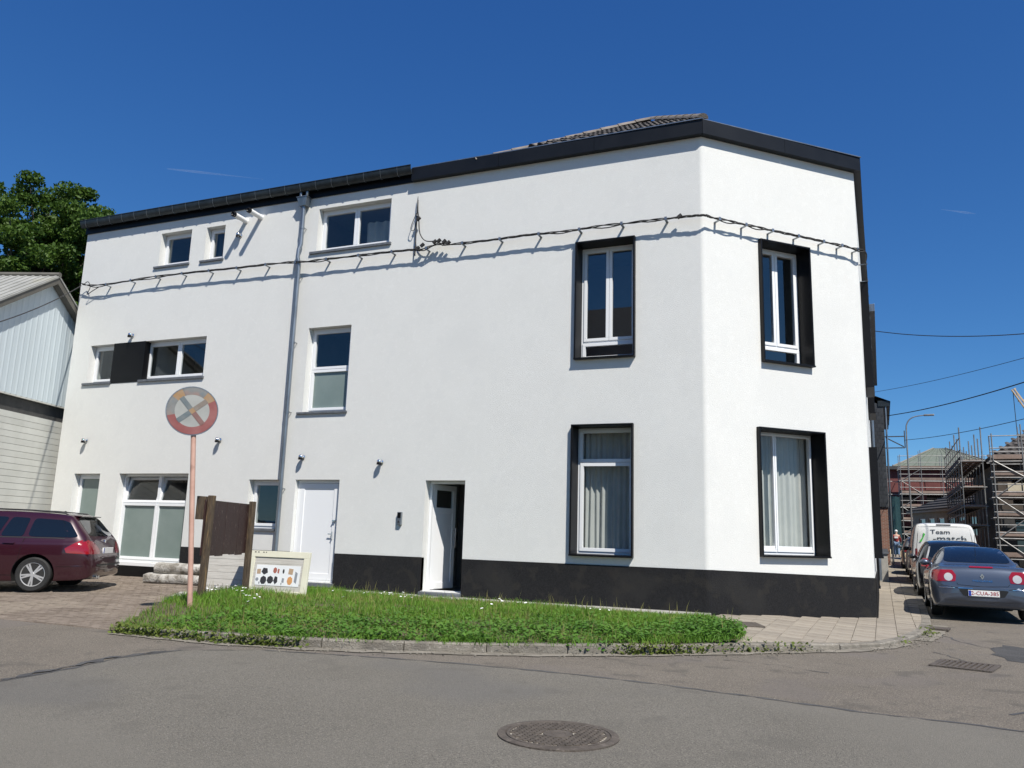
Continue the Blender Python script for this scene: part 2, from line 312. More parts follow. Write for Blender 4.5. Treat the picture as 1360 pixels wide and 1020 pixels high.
# ---- entrance door standing ajar
o = OPS['e']; a, b, c, d = o
mb = MB(FM); ring(mb, a+.004, b-.004, c+.004, d-.004, .055, .20, .27, .01); mb.build('door_frame', 'pvc', house, bevel=.005)
dm = FM @ Matrix.Translation((a+.06, .275, 0)) @ Matrix.Rotation(R_(80), 4, 'Z')
w = b-a-.12; mb = MB(dm); ring(mb, 0, w, c+.02, d-.06, .11, 0, .06, .13); mb.box(.11, w-.11, .002, .058, c+1.55, c+1.66); mb.box(.11, w-.11, .014, .05, c+.15, c+1.55)
lf = mb.build('door', 'pvc', house, bevel=.006)
MB(dm).add([(.11,.025,c+1.66),(w-.11,.025,c+1.66),(w-.11,.025,d-.17),(.11,.025,d-.17)],[(0,1,2,3)]).build('pane', 'glass', lf, recalc=False)
MB(dm).tube([(w-.05,-.05,c+.85),(w-.05,-.05,c+1.25)], .013).tube([(w-.05,0,c+.9),(w-.05,-.05,c+.9)], .008).tube([(w-.05,0,c+1.2),(w-.05,-.05,c+1.2)], .008).build('handle', 'chrome', lf)
room(FM, o, 2.6)
MB(FM).add([(a+.02,-.14,.0),(a+.35,-.2,.0),(b-.2,-.2,.0),(b+.02,-.08,.0),(b-.01,.2,.0),(a+.01,.2,.0),(a+.02,-.14,.075),(a+.35,-.2,.075),(b-.2,-.2,.075),(b+.02,-.08,.075),(b-.01,.2,.075),(a+.01,.2,.075)],
           [(5,4,3,2,1,0),(6,7,8,9,10,11)]+[(i,(i+1)%6,(i+1)%6+6,i+6) for i in range(6)]).build('doorstep', 'bluestone', house, bevel=.012)
# ---- tall windows with black metal surrounds
def boxed(m, o, layout, mats, proj=.085, t=.03):
    a, b, c, d = o
    mb = MB(m)
    mb.box(a-.002, b+.002, -proj, .37, d-t, d+.002); mb.box(a-.002, b+.002, -proj-.02, .37, c-.002, c+t)
    mb.box(a-.002, a+t, -proj, .37, c+t, d-t); mb.box(b-t, b+.002, -proj, .37, c+t, d-t)
    oo = (a+t, b-t, c+t, d-t)
    cells, us, zs, sw = layout(oo)
    win = window(m, oo, cells, mats, us=us, zs=zs, d=.285, fw=.05, sw=sw)
    mb.build('surround', 'black_metal', win, bevel=.003); return win
def lay_up(o):        # french sashes above a fixed low light
    a, b, c, d = o; zt = c+.39; x = (a+b)/2
    return [(a+.05,x,zt,d-.05),(x,b-.05,zt,d-.05),(a+.03,b-.03,c+.03,zt-.03)], [(x,zt,d-.05,.05)], [(zt,a+.05,b-.05,.06)], .06
def lay_lowB(o):
    a, b, c, d = o; zt = c+1.72
    return [(a+.05,b-.05,c+.05,zt),(a+.03,b-.03,zt,d-.03)], [], [(zt,a+.05,b-.05,.10)], .065
def lay_D(o):
    a, b, c, d = o; x = a+.58
    return [(a+.03,x,c+.05,d-.03),(x,b-.03,c+.05,d-.03)], [(x,c+.05,d-.05,.085)], [(c+.11,a+.05,b-.05,.1)], .035
boxed(FM, OPS['A'], lay_up, ['glass_up']*3)
boxed(FM, OPS['B'], lay_lowB, ['glass_clear']*2)
boxed(FC, COPS['C'], lay_up, ['glass_up']*3)
boxed(FC, COPS['D'], lay_D, ['glass_clear']*2)
for k, p in (('S1',.16),('S2',.16),('S3',.16)): boxed(FS, SOPS[k], lay_up, ['glass']*3, proj=p)
boxed(FS, SOPS['S4'], lay_lowB, ['glass','glass'], proj=.05)
# ---- eaves band on the corner part
def band(path, zs_, off, name, mat, m=None):
    """mitred band along path [(x,y)]; zs_ (z0,z1); off (inner,outer) outwards"""
    P = [Vector((x, y, 0)) for x, y in path]; nn = []
    for i, p in enumerate(P):
        ns = []
        if i: d = (p-P[i-1]).normalized(); ns.append(Vector((d.y,-d.x,0)))
        if i < len(P)-1: d = (P[i+1]-p).normalized(); ns.append(Vector((d.y,-d.x,0)))
        b = sum(ns, Vector()).normalized(); nn.append(b/max(.3, b.dot(ns[0])))
    mb = MB(); o0 = 0
    for p, b in zip(P, nn):
        for of, z in ((off[0],zs_[0]),(off[1],zs_[0]),(off[1],zs_[1]),(off[0],zs_[1])): q = p+b*of; mb.v.append((q.x,q.y,z))
    for i in range(len(P)-1):
        for k in range(4): a, b = i*4+k, i*4+(k+1)%4; mb.f.append((a,b,b+4,a+4))
    mb.f.append((3,2,1,0)); k = (len(P)-1)*4; mb.f.append((k,k+1,k+2,k+3))
    return mb.build(name, mat, house)
EP = [(-8.62,YW),(CX,YW),(C2.x,C2.y),(S9.x,S9.y)]
# separate fascia panels with fine open joints
def lerp2(a, b, t): return (a[0]+(b[0]-a[0])*t, a[1]+(b[1]-a[1])*t)
for i in range(3):
    a, b = Vector((*EP[i],0)), Vector((*EP[i+1],0)); L = (b-a).length; k = max(1, round(L/(2.1 if i < 2 else 3.2)))
    u = (b-a)/L; m = frame_m(a, u); mit = [0, .41, .41, 0]
    for j in range(k):
        g = .003; s0, s1 = L*j/k+g, L*(j+1)/k-g
        e0 = .14*math.tan((R_(43.8)/2)) if (i > 0 and j == 0) else 0; e1 = .14*math.tan(R_(43.8)/2) if (i < 2 and j == k-1) else 0
        dz = (j % 2)*.0
        P = [(s0-.0,.0),(s1,.0),(s1+e1,-.14),(s0-e0,-.14)]
        MB(m).prism(P, Z_E-.005, Z_F, lambda a_, b_, d_: (a_, b_, d_)).build('fascia_panel', 'fascia_metal', house)
    MB(m).prism([(0,.06),(L,.06),(L+(.165*.402 if i<2 else 0),-.165),(-(.165*.402 if i>0 else 0),-.125)], Z_F+.001, Z_F+.02, lambda a_, b_, d_: (a_, b_, d_)).build('eaves_trim', 'zinc', house)
# ---- gutter on the long wing: half round, with clips
GU0, GU1 = XL-.06, -8.6
def gutter_prof(r, n=9): return [(-.0-r+r*math.cos(math.pi+math.pi*i/(n-1)), -r*math.sin(math.pi*i/(n-1))) for i in range(n)]
mb = MB(FM); pr = [(-.04+(.095)*math.cos(a_)-.1, 9.18+.13*math.sin(a_)*1.35) for a_ in [math.pi+math.pi*i/10 for i in range(11)]]
pr2 = [(x*.97, z+.01) for x, z in reversed(pr)]; prof = pr+pr2
n = len(prof)
mb.add([(GU0,x,z) for x, z in prof]+[(GU1,x,z) for x, z in prof], [tuple(range(n)), tuple(reversed(range(n,2*n)))]+[(i,(i+1)%n,(i+1)%n+n,i+n) for i in range(n)])
mb.tube([(GU0,-.235,9.185),(GU1,-.235,9.185)], .012, 6)
gut = mb.build('gutter', 'zinc_dark', house, smooth=.6)
MB(FM).box(GU0+.02, GU1, -.035, .0, Z_E-.0, 9.19).build('gutter_board', 'black_metal', house)
clip = MB(); pc = [(-.04+(.1)*math.cos(a_)-.1, 9.18+.135*math.sin(a_)*1.35) for a_ in [math.pi+math.pi*i/10 for i in range(11)]]
for (x0, z0), (x1, z1) in zip(pc[:-1], pc[1:]): clip.bar((0,x0,z0), (0,x1,z1), .012, .006, up=(1,0,0))
clip.box(-.012,.012,-.25,-.03,9.185,9.195)
cme = clip.mesh('gutter_clip', 'zinc')
for i in range(23): place('gutter_clip', cme, house if False else gut, FM @ Matrix.Translation((GU0+.2+i*.438, 0, 0)))
# ---- rainwater pipe with hopper head
px = -11.515
mb = MB(FM); mb.tube([(px-.08,-.13,8.99),(px-.08,-.13,8.92),(px-.05,-.11,8.86)], .035, 10).tube([(px+.1,-.13,9.0),(px+.1,-.13,8.93),(px+.06,-.1,8.86)], .035, 10)
mb.build('gutter_outlet', 'zinc', house, smooth=.7)
mb = MB(FM); mb.add([(px-.14,-.20,8.86),(px+.14,-.20,8.86),(px+.14,-.02,8.86),(px-.14,-.02,8.86),(px-.10,-.16,8.66),(px+.10,-.16,8.66),(px+.10,-.03,8.66),(px-.10,-.03,8.66)], [(0,1,2,3),(7,6,5,4),(0,4,5,1),(1,5,6,2),(2,6,7,3),(3,7,4,0)])
mb.box(px-.15,px+.15,-.21,-.015,8.861,8.88); mb.build('rain_hopper', 'zinc', house, bevel=.006)
pth = [(px,-.09,8.67),(px,-.09,7.72),(px-.03,-.115,7.6),(px-.03,-.13,7.4),(px,-.1,7.25),(px,-.09,.05)]
dp = MB(FM).tube(pth, .048, 14).build('downpipe', 'zinc', house, smooth=.7)
for z in (8.1, 6.9, 5.35, 3.75, 2.05): MB(FM).tube([(px,-.09,z),(px,-.09,z+.05)], .056, 14).tube([(px+.05,-.09,z+.025),(px+.05,.0,z+.025)], .01, 6).build('pipe_bracket', 'zinc', dp)
# ---- tiled roof over the corner
ev = YW-.06; sl_ = .62
apx = Vector((-3.72, YW+1.98, 9.17+2.04*sl_))
def tile_mesh():
    mb = MB(); n = 8; L = .36
    for y, z in ((0,.0),(L,.0)):
        for i in range(n+1):
            t = i/n; x = t*.235; h = .03*math.sin(2*math.pi*t*.98+.4)+.03; mb.v.append((x,y,h+(.022 if y == 0 else 0)))
        for i in range(n+1):
            t = i/n; x = t*.235; h = .03*math.sin(2*math.pi*t*.98+.4)+.012; mb.v.append((x,y,h+(.004 if y == 0 else 0)))
    m_ = 2*(n+1)
    for i in range(n): mb.f += [(i,i+1,i+1+m_,i+m_), (i+n+1,i+n+1+m_,i+n+2+m_,i+n+2), (i,i+n+1,i+n+2,i+1)]
    return mb.mesh('roof_tile', 'roof_tile', smooth=.7)
tme = tile_mesh()
hipb = Vector((-7.1, ev, 9.04))           # where the left hip meets the eaves
cosr = math.cos(math.atan(sl_))
def roof_face(o, u, top, left_of, right_of, rows, cnt0):
    """tiles on a plane through eaves point o, along u, rising inwards"""
    d = Vector((-u.y, u.x, 0)); a = math.atan(sl_); k = 0
    for r in range(rows):
        back = r*.3*math.cos(a); z = r*.3*math.sin(a)
        x0, x1 = left_of(back), right_of(back); nx = int((x1-x0)/.2)
        for i in range(nx):
            x = x1-(i+1)*.2
            m = Matrix(((u.x, d.x*math.cos(a), -d.x*math.sin(a), 0),(u.y, d.y*math.cos(a), -d.y*math.sin(a), 0),(0, math.sin(a), math.cos(a), 0),(0,0,0,1)))
            p = o+u*x+d*back; m.translation = (p.x, p.y, o.z+z+random.uniform(-.004,.004))
            place('roof_tile', tme, house, m); k += 1
    return k
oM = Vector((0, ev, 9.17)); tot = apx.y-ev
roof_face(oM, Vector((1,0,0)), apx, lambda b: max(hipb.x+(apx.x-hipb.x)*b/tot, -5.6 if b < .3 else -99), lambda b: CX+.0+(apx.x-CX)*b/tot, 7, 0)
oC = C1+Vector((CD.y,-CD.x,0))*.06; oC.z = 9.27
d_ = Vector((-CD.y, CD.x, 0)); va = apx-oC; ua, ba = va.dot(CD), va.dot(d_)
# solid roof body under the tiles
rb = [hipb, Vector((CX+.02,ev,9.15)), C2+Vector((.04,-.05,9.15)), S9+Vector((.06,0,9.15)), S9+Vector((-5,-1.5,10.3)), apx+Vector((0,.02,-.02)), S9+Vector((-7,0,9.2)), Vector((-9.4,YW+4,9.2))]
MB().add([tuple(v) for v in rb], [(0,1,5),(1,2,5),(2,3,4),(2,4,5),(3,6,4),(4,6,5),(6,7,5),(7,0,5)]).build('roof', 'roof_tile', house)
0 and roof_face(oC, CD, apx, lambda b: ua*b/ba*1.0, lambda b: 3.7-(3.7-ua)*b/ba, 7, 0)
rt = MB(); nn_ = 7
for y, s_ in ((0,1.12),(.44,.94)):
    for i in range(nn_): a_ = math.pi*i/(nn_-1); rt.v.append((.10*s_*math.cos(a_), y, .085*s_*math.sin(a_)))
for i in range(nn_-1): rt.f.append((i,i+1,i+1+nn_,i+nn_))
rt.f.append(tuple(range(nn_))); rme = rt.mesh('ridge_tile', 'mortar_tile', smooth=.7)
def ridge(a, b, step=.40):
    v = b-a; L = v.length; v.normalize(); x = v.cross(Vector((0,0,1))).normalized(); z = x.cross(v)
    n_ = max(1, round(L/step)); step = L/n_
    for i in range(n_):
        p = a+v*(i*step); m = Matrix(((x.x,v.x,z.x,p.x),(x.y,v.y,z.y,p.y),(x.z,v.z,z.z,p.z+.035),(0,0,0,1)))
        place('ridge_tile', rme, house, m)
ridge(hipb+Vector((0,0,.02)), apx+Vector((0,0,.03))); ridge(Vector((CX+.05,ev+.02,9.19)), apx+Vector((0,0,.03)))
# ================================================================== ground
def sheet(name, pts, z, mat, kind='structure', zf=None):
    o = MB().add([(x, y, zf(x, y) if zf else z) for x, y in pts], [tuple(range(len(pts)))]).build(name, mat, recalc=False); tag(o, kind=kind); return o
sheet('ground', [(-400,-400),(400,-400),(400,400),(-400,400)], -.6, 'terrain')
sheet('road', [(-60,-30),(60,-30),(60,C2.y+1.0),(-60,C2.y+1.0)], ROAD_Z-.009, 'asphalt_old')
# side street carriageway, rising gently
mb = MB(); ss = [-9,-4,0,3,6,10,15,20,30,40,55,75,100]
for s in ss:
    for nn in (.5, 3, 6, 9, 12):
        p = stp(s, nn); mb.v.append((p.x, p.y, street_z(s) if s > 0 else -.17-.0012*(-s)))
for i in range(len(ss)-1):
    for k in range(4): a = i*5+k; mb.f.append((a,a+1,a+6,a+5))
tag(mb.build('side_street', 'asphalt_old', recalc=False, smooth=True), kind='structure')
# newer asphalt of the main carriageway, with tar seam
SEAM = [(-7.3,-12),(-6.86,5.03),(-6.93,5.68),(-7.1,6.5),(-7.0,7.25),(-6.3,7.75),(-4.92,8.02),(-3.8,8.16),(-2.69,8.19),(-1.8,8.1),(-.89,7.95),(.05,7.75),(.9,7.70),(1.4,7.6),(2.6,6.8),(4.5,5.6),(12,1.5),(12,-12)]
sheet('main_carriageway', SEAM, ROAD_Z-.004, 'asphalt_new')
def strip(name, pts, w, z, mat, jitter=0, kind='structure', parent=None):
    mb = MB(); P = [Vector((x, y, 0)) for x, y in pts]; Q = []
    for a, b in zip(P[:-1], P[1:]):
        k = max(1, int((b-a).length/.12))
        Q += [a+(b-a)*i/k for i in range(k)]
    Q.append(P[-1])
    for i, p in enumerate(Q):
        t = (Q[min(i+1,len(Q)-1)]-Q[max(i-1,0)]).normalized(); nrm = Vector((-t.y,t.x,0)); ww = w/2*(1+jitter*random.uniform(-1,1)); j = jitter*w*.4*random.uniform(-1,1)
        for sgn in (-1,1): q = p+nrm*(sgn*ww+j); mb.v.append((q.x,q.y,z(q.x,q.y) if callable(z) else z))
    for i in range(len(Q)-1): mb.f.append((2*i,2*i+1,2*i+3,2*i+2))
    o = mb.build(name, mat, parent, recalc=False)
    if kind and not parent: tag(o, kind=kind)
    return o
strip('tar_seam', SEAM[1:16], .045, ROAD_Z-.001, 'tar', .8)
strip('tar_seam', [(-6.92,5.1),(-7.02,5.7),(-7.18,6.5),(-7.05,7.1)], .09, ROAD_Z+.001, 'tar', .9)
for pts, w in (([(1.0,12.6),(1.25,12.0),(1.55,11.7),(1.6,11.3)],.03), ([(1.6,9.4),(1.9,9.9),(2.2,10.0),(2.5,10.6)],.05), ([(1.2,8.4),(1.6,8.9),(2.1,8.9)],.05), ([(-1.5,10.2),(-.8,10.1),(-.2,9.8)],.03), ([(1.25,15.2),(1.5,14.2),(1.9,13.4)],.03)):
    strip('road_crack', [(x+random.uniform(-.05,.05),y+random.uniform(-.05,.05)) for a_, b_ in zip(pts[:-1],pts[1:]) for (x, y) in [lerp2(a_,b_,k/5) for k in range(5)]], w*.55, -.1555, 'tar', .9)
PATCHES = [([(1.75,12.3),(2.3,12.0),(2.65,12.6),(2.5,13.9),(2.0,14.2),(1.7,13.4)],'tar_patch'), ([(2.4,9.2),(2.9,9.0),(3.4,9.6),(3.2,10.9),(2.7,11.0),(2.3,10.1)],'tar_patch')]
pm('patch_asphalt', (.055,.054,.053), (.085,.082,.08), scale=3, rough=.9, bump=1, bscale=120, speck=[(120,.6,(.16,.155,.15),.5)])
for pts, nm in PATCHES: sheet('road_patch', [(x+random.uniform(-.06,.06),y+random.uniform(-.06,.06)) for a_, b_ in zip(pts,pts[1:]+pts[:1]) for (x, y) in [lerp2(a_,b_,k/4) for k in range(4)]], -.1555, 'patch_asphalt')
# ---- kerb line
KERB = [(-8.75,7.95),(-7.9,7.98),(-7.0,8.0),(-6.05,8.2),(-5.2,8.5),(-4.4,8.88),(-3.6,9.27),(-2.45,10.05),(-1.32,11.05),(-.34,11.9),(.08,12.35),(.42,12.95),(.72,13.7),(.93,14.5),(1.1,15.3)]
KERB += [tuple(stp(s, .92+.018*s).xy) for s in (0,2,4,6,8,10,12,15,18,21,24,28,32,36,40,46,52)]
def resample(pts, step):
    P = [Vector((x, y, 0)) for x, y in pts]; out = [P[0]]; need = step
    for a, b in zip(P[:-1], P[1:]):
        L = (b-a).length; t = 0
        while t+need <= L: t += need; out.append(a+(b-a)*t/L); need = step
        need -= (L-t)
    return out
KERBD = [tuple(p.xy) for p in resample(KERB[8:], .3)]
pave = MB(); base = [(CX+.6,11.2)]
pavement = None
PAVPOLY = [(-1.62,10.95)]+[k for k in KERB[8:]]+[tuple(stp(52,-.3).xy), tuple(stp(0,-.05).xy), (CX,YW-.05), (-2.3,14.2)]
mb = MB(); 
tri_pts = [Vector((x, y, 0)) for x, y in PAVPOLY]
gx = np.arange(-2.6, 3.2, .35); 
cells = []
for s in np.arange(-7.2, 52, .4):
    n0, n1 = -2.6, .92+.018*max(s,0)
    for a in np.arange(n0, n1, .4):
        c = stp(s+.2, a+.2)
        if poly_in((c.x,c.y), PAVPOLY) and min((c-Vector((x,y,0))).length for x, y in KERBD) > .42: cells.append((s, a))
for s, a in cells:
    q = [stp(s-.08,a-.08), stp(s-.08,a+.48), stp(s+.48,a+.48), stp(s+.48,a-.08)]
    mb.add([(p.x,p.y,pav_z(p.x,p.y)-.022) for p in q], [(0,1,2,3)])
pavement = tag(mb.build('pavement', 'joint_dirt', recalc=False), kind='structure')
slm = MB().box(-.15,.15,-.196,.196,-.03,.0).mesh('slab','slab',bevel=.006)
def clip_half(poly, a, nrm, off):      # keep the side where (p-a).nrm >= off
    out = []
    for i in range(len(poly)):
        p, q = poly[i], poly[(i+1) % len(poly)]; dp, dq = (p-a).dot(nrm)-off, (q-a).dot(nrm)-off
        if dp >= 0: out.append(p)
        if (dp >= 0) != (dq >= 0): out.append(p+(q-p)*(dp/(dp-dq)))
    return out
ksegs = [(Vector((*KERB[i],0)), Vector((*KERB[i+1],0))) for i in range(8, len(KERB)-1)]

slabs = []
for s in np.arange(-7.2, 52, .4):
    for a in np.arange(-2.754, 1.8, .306):
        c = stp(s+.2, a+.153)
        if poly_in((c.x,c.y), PAVPOLY) or min((c-Vector((x,y,0))).length for x, y in KERB[8:20]) < .5: slabs.append((c, s))
slabs.sort(key=lambda q: q[0].length); st_mb = MB(); npart = 0
for c, s in slabs:
    z = pav_z(c.x,c.y)+random.uniform(-.004,.004); e = .3
    gx_, gy_ = (pav_z(c.x+N3.x*e,c.y+N3.y*e)-pav_z(c.x,c.y))/e, (pav_z(c.x+D3.x*e,c.y+D3.y*e)-pav_z(c.x,c.y))/e
    ax = (N3+Vector((0,0,gx_+random.uniform(-.008,.008)))).normalized(); az = ax.cross(D3+Vector((0,0,gy_+random.uniform(-.008,.008)))).normalized(); ay = az.cross(ax)
    m = Matrix(((ax.x,ay.x,az.x,c.x),(ax.y,ay.y,az.y,c.y),(ax.z,ay.z,az.z,z),(0,0,0,1)))
    poly = [Vector((c.x,c.y,0))+N3*i_*.15+D3*j_*.196 for i_, j_ in ((-1,-1),(1,-1),(1,1),(-1,1))]; cut = False; full = [Vector(p) for p in poly]
    for A_, B_ in ksegs:
        t_ = (B_-A_).normalized(); mid = Vector((c.x,c.y,0))-A_; tt = mid.dot(t_); 
        if -.5 < tt < (B_-A_).length+.5 and abs(mid.dot(Vector((-t_.y,t_.x,0)))) < .6: poly = clip_half(poly, A_, Vector((-t_.y,t_.x,0)), .155)
    if len(poly) < 3: continue
    area = abs(sum(poly[i].x*poly[(i+1)%len(poly)].y-poly[(i+1)%len(poly)].x*poly[i].y for i in range(len(poly))))/2
    if area < .006: continue
    cut = area < .1165
    pz = lambda p: z+(p.x-c.x)*(-az.x/az.z)+(p.y-c.y)*(-az.y/az.z)
    if npart < 290:
        npart += 1
        if not cut: place('slab', slm, pavement, m)
        else:
            n = len(poly); MB().add([(p.x,p.y,pz(p)-.03) for p in poly]+[(p.x,p.y,pz(p)) for p in poly], [tuple(reversed(range(n))),tuple(range(n,2*n))]+[(i,(i+1)%n,(i+1)%n+n,i+n) for i in range(n)]).build('slab', 'slab', pavement)
    else:
        n = len(poly); st_mb.add([(p.x,p.y,pz(p)-.03) for p in poly]+[(p.x,p.y,pz(p)) for p in poly], [tuple(range(n,2*n))]+[(i,(i+1)%n,(i+1)%n+n,i+n) for i in range(n)])
if st_mb.v: tag(st_mb.build('far_slabs', 'slab', pavement), kind='stuff')
gs = MB(); kr_ = resample(KERB[:15], .05)
for p_ in kr_:
    for _ in range(random.choice((0,1,2,4))):
        r_ = random.uniform(.004,.013); q_ = Vector((p_.x+random.gauss(.05,.12), p_.y-abs(random.gauss(.08,.16)), ROAD_Z+r_*.3)); gs.obox(q_, (math.cos(q_.x*9),math.sin(q_.x*9),.2), (-math.sin(q_.x*9),math.cos(q_.x*9),.1), (0,0,1), r_, r_*.7, r_*.5)
tag(gs.build('grit_stones', 'gutter_concrete'), 'loose grit and small stones in the gutter along the kerb', kind='stuff')
kp = resample(KERB, .98); kerb_root = tag(empty('kerb', (kp[0].x,kp[0].y,ROAD_Z)), kind='structure')
def kz(x, y): s, n = sn_of(x, y); return pav_z(x, y) if x > -1.6 else -.045-.055*clamp((-7-x)/1.8)
for i, (a, b) in enumerate(zip(kp[:-1], kp[1:])):
    t = (b-a).normalized(); nrm = Vector((-t.y,t.x,0)); za, zb = kz(a.x,a.y), kz(b.x,b.y); j = random.uniform(-.012,.012)
    A, B = a+t*.006, b-t*.006; P = []
    for q, z in ((A,za),(B,zb)):
        for of, zz in ((0,-.3),(0,z-.018+j*.4),(.018,z+j*.4),(.15,z+j*.4),(.15,-.3)): r = q+nrm*(of+j*.6); P.append((r.x,r.y,zz))
    MB().add(P, [(0,1,2,3,4),(9,8,7,6,5),(0,5,6,1),(1,6,7,2),(2,7,8,3),(3,8,9,4),(4,9,5,0)]).build('kerb_stone', 'kerb_stone', kerb_root)
chan = [(p.x, p.y) for p in resample(KERB[:16], .5)]
def chz(x, y): return ROAD_Z+.0
strip('gutter_channel', [(x+.09*0.3, y-.12) for x, y in chan[:24]], .2, ROAD_Z+.0005, 'gutter_concrete', .25)
strip('gutter_channel', [(x+.13, y-.03) for x, y in chan[24:]], .24, ROAD_Z+.0005, 'gutter_concrete', .1)
# ---- clay-paved yard on the left
YARD = [(-26,8.05),(-8.7,8.0),(-10.4,10.8),(-10.9,12.6),(-10.6,14.44),(-26,14.44)]
def yz(x, y): return -.15+.15*clamp((y-8)/5.5)
sheet('yard', [(-26,8.0),(-8.6,7.95),(-10.2,10.8),(-10.6,12.6),(-10.4,14.46),(-26,14.46)], 0, 'joint_dirt', zf=lambda x, y: yz(x, y)-.016)
yard = bpy.data.objects['yard']
# (bedding sheet is bilinear: rebuild it as a grid so that it follows the fall)
bpy.data.meshes.remove(yard.data)
mb = MB(); ys = [8.0,9,10,11,12,13.5,14.46]
for y in ys:
    for x in (-26,-10.6+clamp((10.8-y)/2.8)*1.7): mb.v.append((x,y,yz(x,y)-.016))
for i in range(len(ys)-1): mb.f.append((2*i,2*i+1,2*i+3,2*i+2))
yard = tag(mb.build('yard', 'joint_dirt', recalc=False), kind='structure')
bk = MB(); r = 0; y = 8.06
cnt = 0
while y < 14.4:
    x = -19.6+(r % 2)*.105
    while x < -8.6:
        if poly_in((x+.1, y+.05), YARD):
            z = yz(x, y)+random.uniform(-.004,.004)+.006*math.sin(x*1.7+y*2.3); t1 = random.uniform(-.003,.003)
            bk.add([(x,y,z-.03),(x+.2,y,z-.03),(x+.2,y+.096,z-.03),(x,y+.096,z-.03),(x+.004,y+.004,z),(x+.196,y+.004,z+t1),(x+.196,y+.092,z+t1+.002),(x+.004,y+.092,z+.002)],[(4,5,6,7),(0,1,5,4),(1,2,6,5),(2,3,7,6),(3,0,4,7)]); cnt += 1
        x += .207
    y += .104; r += 1
tag(bk.build('clay_pavers', 'klinker', yard, recalc=False), kind='stuff')
# ---- concrete strip along the wall and the verge
mb = MB()
for i in range(8):
    x0, x1 = -10.9+i*1.08, -10.9+(i+1)*1.08-.012
    MB().box(x0, x1, 13.82+.02*math.sin(i*2.1), YW+.02, -.2, .008+random.uniform(-.004,.004)).build('slab', 'concrete', tag(bpy.data.objects.get('wall_path') or empty('wall_path', (-6.5,14.1,0)), kind='structure'), bevel=.006)
VERGE = [(-8.9,7.92),(-7.9,8.05),(-7.0,8.08),(-6.05,8.28),(-5.2,8.58),(-4.4,8.96),(-3.6,9.35),(-2.45,10.13),(-1.42,11.05),(-1.35,11.6),(-1.62,12.6),(-2.0,13.4),(-2.3,13.86),(-6.5,13.86),(-10.2,13.84),(-10.75,13.0),(-10.45,11.8),(-10.25,10.9),(-9.6,9.6)]
def vz(x, y):
    m = .13*math.exp(-((x+9.1)**2/1.4+(y-10.0)**2/2.6)) + .09*math.exp(-((x+6.5)**2/5+(y-11.5)**2/1.2)) + .05*math.exp(-((x+3.3)**2/2+(y-11.8)**2/1))
    k = clamp((y-8.0-.35*max(0,x+7.5))/1.2)
    return -.06-.07*clamp((-7.4-x)/1.5)*clamp((9.5-y)/1.5)+.055*k+m*k
mb = MB(); GS = .1; gxs = np.arange(-11,-1.1,GS); gys = np.arange(7.8,14.01,GS)
idx = {}
for i, x in enumerate(gxs):
    for j, y in enumerate(gys):
        if poly_in((x+GS/2, y+GS/2), VERGE):
            q = []
            for (ii, jj) in ((i,j),(i+1,j),(i+1,j+1),(i,j+1)):
                if (ii, jj) not in idx: xx, yy = -11+ii*GS, 7.8+jj*GS; idx[ii,jj] = len(mb.v); mb.v.append((xx, yy, vz(xx,yy)))
                q.append(idx[ii,jj])
            mb.f.append(tuple(q))
tag(mb.build('verge', 'soil', recalc=False, smooth=True), kind='structure')
# ================================================================== things on the facade
def sphere(mb, c, r, n=12, k=7, sq=(1,1,1)):
    prof = [(max(.001, r*math.sin(math.pi*i/k)), -r*math.cos(math.pi*i/k)) for i in range(k+1)]
    return mb.lathe(prof, n, lambda x, y, h: (c[0]+x*sq[0], c[1]+y*sq[1], c[2]+h*sq[2]))
def wall_lamp(u, z, where):
    t = thing('wall_lamp', (u, YW, z), 'small chrome ball lamp on the white wall '+where, 'lamp', 'ball lamps on the long white wall')
    MB(FM).lathe([(.05,0),(.05,.02),(.03,.035)], 12, lambda x, y, h: (u+x, -h, z+y)).build('wall_rose', 'chrome', t, smooth=.6)
    sphere(MB(FM), (u,-.09,z), .058).build('lamp_ball', 'chrome', t, smooth=True)
    MB(FM).lathe([(.05,0),(.055,-.05),(.045,-.052),(.04,-.01)], 12, lambda x, y, h: (u+x, -.1+y*.9, z+h-.01)).build('lamp_shade', 'black_metal', t, smooth=.6)
for u, z, w in ((-17.76,3.25,'above the narrow frosted window'), (-13.43,3.19,'right of the round road sign'), (-16.6,5.91,'above the black panel'), (-11.04,2.77,'above the closed white door'),
                (-9.03,2.65,'between the two doors, above the doorbell'), (-13.41,8.2,'under the two vent pipes near the eaves')): wall_lamp(u, z, w)
for u, z, lab in ((-13.29,8.56,'white vent pipe jutting from the wall under the gutter, the left of two'), (-12.84,8.6,'white vent pipe jutting from the wall under the gutter, the right of two')):
    t = thing('vent_pipe', (u, YW, z), lab, 'vent pipe', 'vent pipes under the gutter')
    fn = lambda x, y, h: (u+x, -h, z+y+.03*h)
    MB(FM).lathe([(.075,-.03),(.075,.02),(.062,.022),(.062,.40),(.058,.42)], 16, fn).build('pipe', 'white_paint', t, smooth=.6)
    MB(FM).lathe([(.064,.40),(.066,.46),(.05,.47),(.02,.44)], 16, fn).build('grille_cap', 'black_metal', t, smooth=.6)
t = thing('doorbell', (-8.5, YW, 1.49), 'silver and black doorbell box beside the open entrance door', 'doorbell')
MB(FM).box(-8.55,-8.455,-.06,0,1.36,1.62).build('housing', 'zinc', t, bevel=.008)
MB(FM).box(-8.54,-8.465,-.066,-.059,1.5,1.61).build('camera_panel', 'black_metal', t, bevel=.002)
MB(FM).tube([(-8.502,-.072,1.43),(-8.502,-.055,1.43)], .02, 12).build('button', 'chrome', t)
